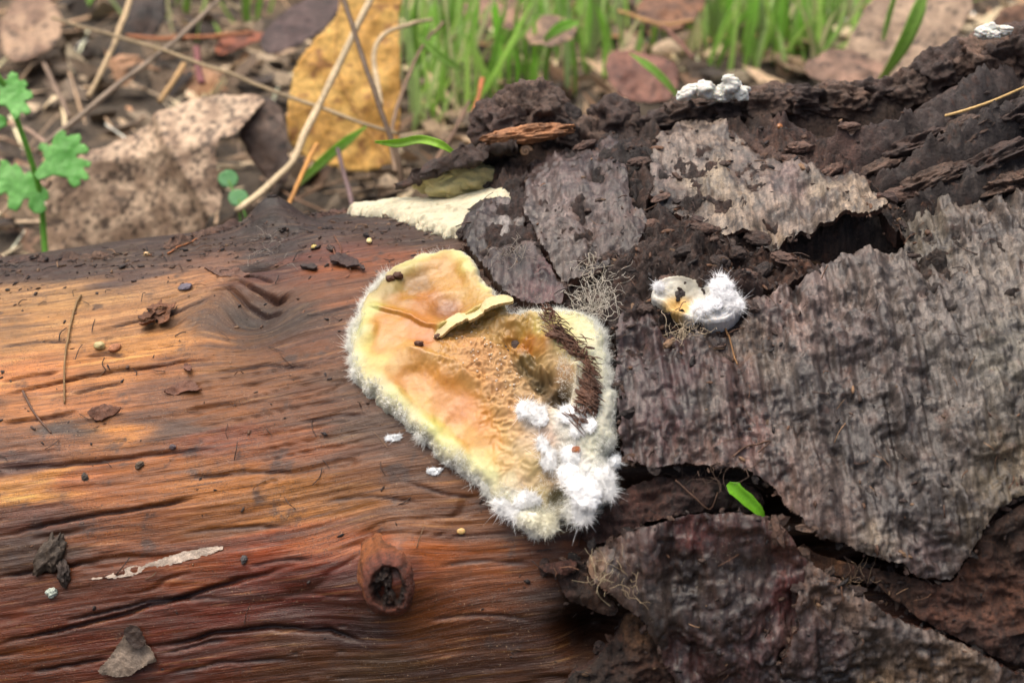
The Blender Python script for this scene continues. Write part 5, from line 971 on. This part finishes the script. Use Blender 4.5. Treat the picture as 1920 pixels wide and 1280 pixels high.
# ================================================================== SMALL THINGS ON THE LOG
def spot(px, py, dh=0.0):
    s, t = H((px, py))[0]; h = float(top_h(s, t)) + dh; p, a, b, n_ = frame_on_log(s, t, h); return p, a, b, n_
def strand_path(pts, dh=.03, n=40, wob=.02, seed=0):
    st = spline(hit(pts), n); h = top_h(st[:, 0], st[:, 1]); h = np.convolve(np.pad(h, 3, 'edge'), np.ones(7) / 7, 'valid')
    return surf(st[:, 0], st[:, 1], h + dh + wob * fbm(st * 4, 2, seed))
# orange-brown splinter and snail
V, F = lump(at_log(990, 252, .78), (.56, .12, .14), 5, .7, 1.7, 71, np.stack([RGT * .985 + UPV * .12, UPV, -FWD], 1), True)
tag(obj('wood_splinter', mesh_np('wood_splinter', V, F, {'col': ccol(V, (160, 110, 72), .9, 3, 7)}), M_CRUMB), 'short orange brown wood splinter lying on the dark bark lump', 'splinter')
c = at_log(985, 284, .75); V = []; m = 70
an = np.linspace(0, 2.6 * 2 * math.pi, m); rad = .135 * np.exp(-.115 * an); tr = rad * .46
pth = np.stack([rad * .62 * np.cos(an), rad * .62 * np.sin(an), .055 * an / an[-1] * 1.6], 1); fr = np.stack([RGT, UPV, -FWD], 1)
V, F = tube(pth, tr, 14); V = V @ fr.T + c; cc = lin((118, 92, 68)) * (1 + .5 * np.sin(np.arange(len(V)) * .9))[:, None]
sh = obj('snail_shell', mesh_np('snail_shell', V, F, {'col': np.clip(cc, 0, 1)}), make_plain('shell', .25, .2, 14, .2, .01)); tag(sh, 'tiny brown spiral snail shell under the orange splinter', 'snail shell')
# round seeds, eggs and chips
def seed_(name, px, py, ax, colr, lab, cat, sd, rough=M_CRUMB, amp=.24):
    ax = np.asarray(ax) * (.78 if name == 'seed' else .9)
    p, a, b, n_ = spot(px, py, ax[2] * .6); V, F = lump(p, ax, 4, amp, 1.5, sd, rot_frame(a, b, n_, sd * .7), amp > .25)
    return tag(obj(name, mesh_np(name, V, F, {'col': np.clip(ccol(V, colr, .2, sd, 6), 0, 1)}), rough), lab, cat)
M_EGG = make_plain('glossy_seed', .18, .12, 16, .1, .01, sss=.5)
seed_('seed', 1462, 284, (.085,.075,.06), (150,98,54), 'round shiny orange brown seed in the bark furrow behind the pale plate', 'seed', 1, M_EGG)
seed_('seed', 865, 996, (.06,.075,.03), (188,156,100), 'tan oval seed on the wood below the fungus', 'seed', 2, M_EGG)
seed_('seed', 380, 440, (.09,.07,.06), (206,176,120), 'pale yellow seed on the log edge left of the dark hump', 'seed', 3, M_EGG)
seed_('insect_egg', 188, 652, (.10,.085,.07), (170,158,112), 'translucent greenish round egg on the pale wood', 'egg', 4, M_EGG)
seed_('wood_chip', 216, 655, (.11,.08,.05), (176,116,78), 'small reddish chip right beside the greenish egg', 'wood chip', 5)
seed_('seed', 590, 470, (.07,.06,.05), (190,168,96), 'small yellowish seed in the dark dirt right of the hump', 'seed', 6, M_EGG)
seed_('seed', 693, 456, (.10,.06,.05), (196,180,130), 'pale seed in the dirt left of the white crust', 'seed', 7, M_EGG)
seed_('seed', 275, 479, (.08,.06,.05), (208,178,128), 'pale seed among crumbs on the log edge behind the brown husk', 'seed', 8, M_EGG)
seed_('wood_chip', 347, 541, (.12,.09,.03), (104,96,106), 'flat bluish grey chip above the wavy crack', 'wood chip', 9, amp=.3)
seed_('soil_crumb', 262, 872, (.055,.04,.03), (92,76,60), 'grey brown crumb on the wood left of centre', 'crumb', 10, amp=.75)
seed_('soil_crumb', 458, 1049, (.055,.04,.03), (84,80,78), 'dark grey crumb on wet red wood right of the white streak', 'crumb', 11, amp=.75)
seed_('soil_crumb', 160, 895, (.055,.04,.03), (74,64,54), 'dark crumb on the honey coloured wood', 'crumb', 12, amp=.75)
seed_('soil_crumb', 324, 838, (.055,.04,.03), (92,78,80), 'small purplish grey crumb on the dark streak', 'crumb', 13, amp=.3)
seed_('mould_spot', 97, 1111, (.07,.06,.04), (196,206,190), 'tiny pale green white speck on the lower left wood', 'mould', 14, amp=.75)
seed_('soil_crumb', 96, 1040, (.24,.13,.07), (70,58,46), 'dark clump of soil on the lower left wood', 'crumb', 15, amp=1.0)
seed_('soil_crumb', 120, 1072, (.15,.07,.06), (64,52,44), 'small dark crumb just below the soil clump', 'crumb', 16, amp=1.0)
# torn brown husk
husk = empty('seed_husk', spot(296, 600)[0]); tag(husk, 'torn dark brown papery husk on the pale wood', 'husk')
p0, a, b, n_ = spot(296, 600, .03); g = np.random.default_rng(8)
for k, (dx, dy, r, an) in enumerate([(-.05,.20,.15,.5),(.16,.22,.14,-.4),(-.12,.02,.17,1.2),(.14,-.02,.20,2.0),(-.10,-.17,.17,.2),(.02,.08,.12,2.6)]):
    th = np.linspace(0, 2 * math.pi, 11, endpoint=False); pl = np.stack([np.cos(th), np.sin(th)], 1) * (r * g.uniform(.6, 1.15, 11))[:, None]
    P, ins, Q, B = clip_grid(pl, .02, .03, 9, 50 + k, 3); fr = rot_frame(a, b, n_, an, g.uniform(-.9, .9)); hh_ = 1.6 * (P ** 2).sum(1) + .05 * fbm(P * 9, 3, k)
    Wp = np.stack([P[:, 0], P[:, 1], hh_], 1); V1 = Wp @ fr.T + p0 + a * dx + b * dy + n_ * .07; V2 = (Wp - [0, 0, .018]) @ fr.T + p0 + a * dx + b * dy + n_ * .07; N = len(P)
    S = np.stack([B[:, 1], B[:, 0], B[:, 0] + N, B[:, 1] + N], 1); V = np.concatenate([V1, V2]); obj('husk_scale', mesh_np('husk_scale', V, np.concatenate([Q, Q[:, ::-1] + N, S]), {'col': np.clip(ccol(V, (112,72,46), .5, k, 7), 0, 1)}), M_CRUMB, husk)
# curled dead scraps on the wood
def scrap(name, poly, lab, colr, sd, lift=.06, curl=.25, cat='bark scrap', amp=.10, mat=None):
    P, ins, Q, B = clip_grid(smooth_poly(hit(poly), 1), .025, .05, 5, sd, 4); c = P.mean(0); d = np.hypot(*(P - c).T); hs = top_h(P[:, 0], P[:, 1])
    h = np.median(hs) + lift + curl * d * d + amp * fbm(P * 3, 4, sd + 1) + .02 * fbm(P * 12, 3, sd + 2); V = surf(P[:, 0], P[:, 1], h)
    V2, Q2, vb = skirt(V, Q, B, surf(P[:, 0], P[:, 1], h - .03)); return tag(obj(name, mesh_np(name, V2, Q2, {'col': np.clip(ccol(V2, colr, .35, sd, 4), 0, 1)}), mat or M_CRUMB), lab, cat)
scrap('bark_scrap', [(182,1258),(205,1235),(215,1225),(232,1195),(245,1172),(268,1182),(272,1205),(300,1232),(275,1245),(245,1266),(215,1264)], 'grey peeling bark scrap stuck to the lower left wood', (132,116,100), 81, .10, .10)
scrap('bark_scrap', [(236,1182),(252,1165),(272,1178),(280,1205),(262,1215),(250,1200)], 'dark brown curl at the upper end of the grey scrap', (66,50,40), 82, .16, .3)
scrap('bark_scrap', [(160,780),(185,762),(215,765),(232,770),(205,788),(175,790)], 'small reddish brown fibre scrap above the honey patch', (104,66,46), 83, .05, .3)
scrap('bark_scrap', [(300,735),(330,722),(352,712),(390,738),(360,735),(320,745)], 'thin curled brown scrap in the middle of the bare wood', (112,72,52), 84, .05, .4)
scrap('bark_scrap', [(345,690),(358,688),(364,702),(350,706)], 'little brown scrap above the curled one', (108,70,54), 85, .04, .2)
scrap('bark_scrap', [(610,492),(640,480),(668,492),(690,512),(655,508)], 'dark scrap at the right of the hump near the fungus', (62,42,36), 86, .05, .2)
scrap('bark_scrap', [(560,500),(600,498),(596,512),(570,510)], 'dark flat scrap below the hump', (60,48,42), 87, .04, .1)
scrap('bark_scrap', [(380,500),(430,502),(480,520),(440,522),(400,516)], 'brown flat scrap on the pink wood before the hump', (110,78,62), 88, .02, .1)
# twigs and grass on the log
def thin(name, pts, r, colr, lab, cat, sd, dh=.03, mat=None, n=40, wob=.03):
    pth = strand_path(pts, dh, n, wob, sd); V, F = tube(pth, np.linspace(r, r * .6, n), 6); return tag(obj(name, mesh_np(name, V, F, {'col': np.clip(ccol(V, colr, .3, sd, 5), 0, 1)}), mat or M_STRAW), lab, cat)
thin('grass_stalk', [(152,555),(138,590),(128,640),(122,700),(122,758)], .022, (132,104,66), 'thin dry stalk lying down across the pale wood grain', 'stalk', 1)
thin('grass_stalk', [(44,735),(65,775),(96,812)], .022, (104,76,60), 'short dark stalk on the left edge wood', 'stalk', 2)
thin('pine_needle', [(315,478),(345,462),(370,452)], .02, (170,108,66), 'orange needle on the log edge', 'needle', 3)
thin('pine_needle', [(1355,612),(1366,640),(1382,690)], .018, (150,112,72), 'tan needle hanging below the small white fungus', 'needle', 4, .05)
thin('rootlet', [(625,470),(634,492),(640,470),(628,455)], .014, (120,78,54), 'hair thin rootlet loop near the dirt patch', 'rootlet', 5)
thin('rootlet', [(1370,870),(1400,845),(1440,838),(1420,855)], .016, (92,66,50), 'thin brown rootlet curl on the big grey bark', 'rootlet', 6, .05)
thin('rootlet', [(1265,905),(1300,935),(1330,955),(1345,925)], .014, (100,74,58), 'brown rootlet across the dark ledge under the bark', 'rootlet', 7, .06)
W = [at_log(1920, 164, .9), at_log(1860, 190, .85), at_log(1800, 210, .8), at_log(1757, 221, .7)]
V, F = tube(spline([at_log(1985, 138, 1.0)] + W, 30), np.linspace(.02, .028, 30), 6); tag(obj('dry_straw', mesh_np('dry_straw', V, F, {'col': ccol(V, (206,172,112), .2, 3)}), M_STRAW), 'thin golden straw lying on the dark bark at the right edge', 'straw')
# fresh green blades on the log
def ribbon(path, wid, up, seed, twist=0.0):
    n = len(path); T = np.gradient(path, axis=0); T /= np.linalg.norm(T, axis=1, keepdims=True); sd = np.cross(T, up); sd /= np.linalg.norm(sd, axis=1, keepdims=True); nn = np.cross(sd, T); rows = []; tw = np.linspace(0, twist, n)[:, None]
    s2 = sd * np.cos(tw) + nn * np.sin(tw); n2 = -sd * np.sin(tw) + nn * np.cos(tw)
    for q in np.linspace(-1, 1, 7): rows.append(path + s2 * (wid * q)[:, None] + n2 * (wid * .6 * q * q)[:, None])
    V = np.stack(rows, 1).reshape(-1, 3); i, j = np.meshgrid(np.arange(n - 1), np.arange(6), indexing='ij'); a = (i * 7 + j).ravel(); Q = np.stack([a, a + 1, a + 8, a + 7], 1); N = len(V); lo = V - np.repeat(n2, 7, 0) * .012
    ee = np.arange(n - 1) * 7; E = np.concatenate([np.stack([ee, ee + 7, ee + 7 + N, ee + N], 1), np.stack([ee + 6, ee + 6 + N, ee + 13 + N, ee + 13], 1)])
    return np.concatenate([V, lo]), np.concatenate([Q, Q[:, ::-1] + N, E])
pth = spline([at_log(852,288,.72), at_log(820,270,.85), at_log(785,262,.9), at_log(745,268,.9), at_log(703,266,.9)], 40)
V, Q = ribbon(pth, .075 * np.clip(np.minimum(np.linspace(.5, 3, 40), np.linspace(3.5, .25, 40)), 0, 1), np.array([0, -.45, .9]), 1, 1.2); tag(obj('grass_tip', mesh_np('grass_tip', V, Q, {'col': ccol(V, (160,204,72), .15, 2)}), M_GREEN), 'curled bright green grass tip resting on the bark ledge', 'grass')
p, a, b, n_ = spot(1398, 942, .08); pth = spline([p + RGT * -.28 + UPV * .27 - FWD * .16, p + RGT * -.10 + UPV * .10 - FWD * .16, p + RGT * .14 - UPV * .12 - FWD * .10, p + RGT * .27 - UPV * .27 - FWD * .02], 30)
V, Q = ribbon(pth, .105 * np.clip(np.minimum(np.linspace(.35, 5.0, 30), np.linspace(2.2, .08, 30)), 0, .95) * (1 + .15 * fbm(np.linspace(0, 9, 30)[:, None] * np.ones((1, 2)), 2, 5)), -FWD + UPV * .3, 2, .5); tag(obj('grass_tip', mesh_np('grass_tip', V, Q, {'col': ccol(V, (128,196,48), .12, 2)}), M_GREEN), 'broken bright green blade tip stuck in the bark crack', 'grass')
# crumbled bark strip lying on the fungus
g = np.random.default_rng(19); parts = []
line = [(1022,602),(1040,636),(1060,662),(1086,685),(1106,705),(1110,745),(1112,770),(1096,785),(1080,815)]
for k in range(44):
    u = g.uniform(0, len(line) - 1.001); i0 = int(u); f = u - i0; x = line[i0][0] * (1 - f) + line[i0 + 1][0] * f + g.normal(0, 7); y = line[i0][1] * (1 - f) + line[i0 + 1][1] * f + g.normal(0, 7)
    p = fung_point(x, y); _, a, b, n_ = frame_on_log(*H((x, y))[0]); big = g.uniform(.02, .06) * (1.5 if (650 < y < 700 or 745 < y < 790) else .7)
    parts.append(lump(p + n_ * g.uniform(.02, .09), (big * 1.7, big * .42, big * .40), 4, .9, 1.5, 60 + k, rot_frame(a, b, n_, -.9 + g.normal(0, .6), g.normal(0, .4)), True))
for k in range(240):
    u = g.uniform(0, len(line) - 1.001); i0 = int(u); f = u - i0; x = line[i0][0] * (1 - f) + line[i0 + 1][0] * f + g.normal(0, 8); y = line[i0][1] * (1 - f) + line[i0 + 1][1] * f + g.normal(0, 8)
    p = fung_point(x, y); _, a, b, n_ = frame_on_log(*H((x, y))[0]); d = a * math.cos(-.9 + g.normal(0, .5)) + b * math.sin(-.9 + g.normal(0, .5)); Ln = g.uniform(.08, .30)
    parts.append(tube(spline([p + n_ * .06 - d * Ln * .5, p + n_ * g.uniform(.06, .14), p + n_ * g.uniform(.03, .16) + d * Ln * .5], 6), np.array([.005, .009, .010, .009, .007, .003]), 5))
V, F = merge(parts); tag(obj('bark_fibre_strip', mesh_np('bark_fibre_strip', V, F, {'col': np.clip(ccol(V, (92,60,42), .6, 9, 5), 0, 1)}), M_CRUMB), 'ragged dark brown bark fibres lying down the right side of the fungus', 'bark fibres')
for k, (x, y, r, lab) in enumerate([(735,545,.05,'dark crumb at the upper left of the fungus'), (750,540,.06,'larger dark crumb on the tan upper left lobe'), (790,668,.05,'small dark crumb on the pink ridge of the fungus'), (825,652,.045,'brown crumb left of the fold'), (1082,862,.05,'orange brown flake on the white lower right lobe')]):
    p = fung_point(x, y); V, F = lump(p + np.array([0, -.01, .03]), (r * 1.2, r, r * .8), 3, .5, 1.8, 20 + k, None, True); tag(obj('soil_crumb', mesh_np('soil_crumb', V, F, {'col': ccol(V, (92,58,40) if k != 4 else (170,100,50), .3, k, 6)}), M_CRUMB), lab, 'crumb')
# tangles of pale threads
def tangle(name, cx, cy, rx, ry, n, colr, lab, sd, hgt=.25, rad=.0042, dirv=None):
    g = np.random.default_rng(sd); parts = []
    for k in range(n):
        x = cx + g.normal(0, rx * .5); y = cy + g.normal(0, ry * .5); p, a, b, n_ = spot(np.clip(x, cx - rx, cx + rx), np.clip(y, cy - ry, cy + ry), 0)
        q = [p + n_ * g.uniform(.0, .05)]; v = a * g.normal(0, 1) + b * g.normal(0, 1) + n_ * abs(g.normal(0, .5)); v /= np.linalg.norm(v); st = g.uniform(.03, .09)
        for _ in range(6):
            v = v + g.normal(0, .42, 3) - n_ * max(0, ((q[-1] - p) @ n_) - hgt) * 6 + n_ * max(0, .03 - (q[-1] - p) @ n_) * 8; v /= np.linalg.norm(v); q.append(q[-1] + v * st)
        parts.append(tube(spline(q, 16), rad * g.uniform(.7, 1.3), 4, False))
    V, F = merge(parts); return tag(obj(name, mesh_np(name, V, F, {'col': ccol(V, colr, .1, sd)}), M_STRAW), lab, 'threads', kind='stuff')
tangle('thread_tangle', 1115, 572, 44, 50, 260, (206,198,182), 'tangle of pale curly threads on the bark above the fungus', 91, .26, .0034)
tangle('thread_tangle', 1108, 520, 30, 22, 22, (190,180,160), 'few loose pale threads on grey bark above the tangle', 92, .12)
tangle('thread_tangle', 1285, 640, 36, 14, 70, (196,178,150), 'fringe of tan threads hanging under the small white fungus', 93, .14, .0036)
tangle('thread_tangle', 1122, 1078, 7, 16, 18, (176,160,128), 'tuft of pale yellow fibres at the tip of the dark lower bark', 94, .05, .003)
tangle('thread_tangle', 960, 505, 26, 16, 26, (150,140,128), 'grey threads at the bark edge over the fungus notch', 95, .10)
tangle('thread_tangle', 1330, 900, 60, 20, 26, (96,76,62), 'thin brown root hairs in the shade under the big bark plate', 96, .2)
tangle('thread_tangle', 500, 470, 40, 30, 26, (150,140,128), 'fine grey fibres on the dark hump', 97, .06, .004)
tangle('thread_tangle', 1600, 1090, 30, 14, 24, (150,124,98), 'tan fibres in the crack right of the green tip', 98, .05, .003)
tangle('thread_tangle', 1180, 1090, 20, 30, 14, (150,132,104), 'sparse fibres along the left rim of the lower bark', 99, .08)
# sky reflection put in as a whitish slime streak on the wood
STREAK = scrap('sheen_streak', [(150,1086),(210,1076),(260,1058),(310,1046),(360,1030),(418,1024),(420,1030),(370,1044),(320,1058),(260,1076),(200,1088)], 'painted whitish slime streak on the wet lower left wood', (186,168,150), 120, .012, 0, 'sheen', .01, make_plain('painted_sheen', .12, .2, 20, .5, .03))
# crumbs and fibres all over, too small and too many to count
g = np.random.default_rng(41); parts = []; cols = []
pal = np.array([(56,42,36),(72,54,44),(44,34,30),(96,68,50),(108,76,54),(40,32,30),(128,100,74),(84,60,46),(50,38,34),(64,48,40)])
def scatter(n, fn, lo, hi, squash=.7):
    for k in range(n):
        x, y = fn(); s, t = SC[np.random.default_rng(k).integers(0, 1)] if False else hit1(x, y); r = lo + (hi - lo) * g.random() ** 3
        if tuple_in_fungus(s, t): continue
        p, a, b, n_ = frame_on_log(s, t, float(top_h(s, t)) + r * .25); V, F = lump(p, (r * g.uniform(1, 2.2), r * g.uniform(.6, 1), r * squash), 2 if r < .035 else 3, .95, 1.3, int(g.integers(999)), rot_frame(a, b, n_, g.uniform(0, 6.3), g.normal(0, .5)), True)
        parts.append((V, F)); cols.append(np.tile(lin(pal[g.integers(len(pal))] * g.uniform(.7, 1.15)), (len(V), 1)))
_gx, _gy = np.meshgrid(np.arange(-30, 1960, 10.), np.arange(60, 1300, 10.)); _G = hit(np.stack([_gx.ravel(), _gy.ravel()], 1)).reshape(_gx.shape + (2,))
def hit1(x, y):
    return _G[int(np.clip(round((y - 60) / 10), 0, _G.shape[0] - 1)), int(np.clip(round((x + 30) / 10), 0, _G.shape[1] - 1))] + g.normal(0, .03, 2)
def tuple_in_fungus(s, t): return s > -2.6 and s < 2.2 and FIN[int(np.clip((s + 3) / .05, 0, 119)), int(np.clip((t - 2) / .05, 0, 199))]
_a, _b = np.meshgrid(np.arange(120) * .05 - 3, np.arange(200) * .05 + 2, indexing='ij'); FIN = (sdf(np.stack([_a.ravel(), _b.ravel()], 1), fpoly) < .06).reshape(120, 200)
def edge_y(x): return np.interp(x, [0, 250, 430, 520, 650, 870], [484, 470, 432, 418, 396, 400])
def f_top():
    x = g.uniform(-20, 870); return x, edge_y(x) + abs(g.normal(0, 28))
def f_wood():
    x = g.uniform(-20, 1080); return x, edge_y(min(x, 870)) + g.uniform(10, 860) * (g.random() ** .7)
def f_bark(): return g.uniform(900, 1940), g.uniform(250, 1280)
def f_crust():
    q = [(1180,540,60,45),(1350,500,90,30),(1150,300,60,40),(1480,300,90,25),(1250,400,50,30),(1420,560,50,40),(1300,640,70,18),(1600,1100,60,30),(620,450,90,30),(1690,420,30,30)][g.integers(10)]; return g.normal(q[0], q[2]), g.normal(q[1], q[3])
scatter(620, f_top, .005, .034, .5); scatter(380, f_wood, .005, .024, .5); scatter(420, f_bark, .006, .030, .6); scatter(420, f_crust, .008, .05, .6)
for k in range(420):
    x, y = [f_top, f_wood, f_bark, f_crust][k % 4](); s, t = hit1(x, y)
    if tuple_in_fungus(s, t): continue
    p, a, b, n_ = frame_on_log(s, t, float(top_h(s, t)) + .02); an = g.uniform(0, 6.3); d = a * math.cos(an) + b * math.sin(an); Ln = g.uniform(.08, .34)
    V, F = tube(spline([p - d * Ln * .5, p + n_ * g.uniform(.01, .05) + g.normal(0, .02, 3), p + d * Ln * .5 + n_ * g.uniform(0, .04)], 6), g.uniform(.004, .010), 4, False); parts.append((V, F)); cols.append(np.tile(lin(pal[g.integers(len(pal))] * g.uniform(.8, 1.3)), (len(V), 1)))
V, F = merge(parts); tag(obj('soil_crumbs', mesh_np('soil_crumbs', V, F, {'col': np.clip(np.concatenate(cols), 0, 1)}), M_CRUMB), 'fine dark crumbs and fibres sprinkled over the log', 'crumbs', kind='stuff')
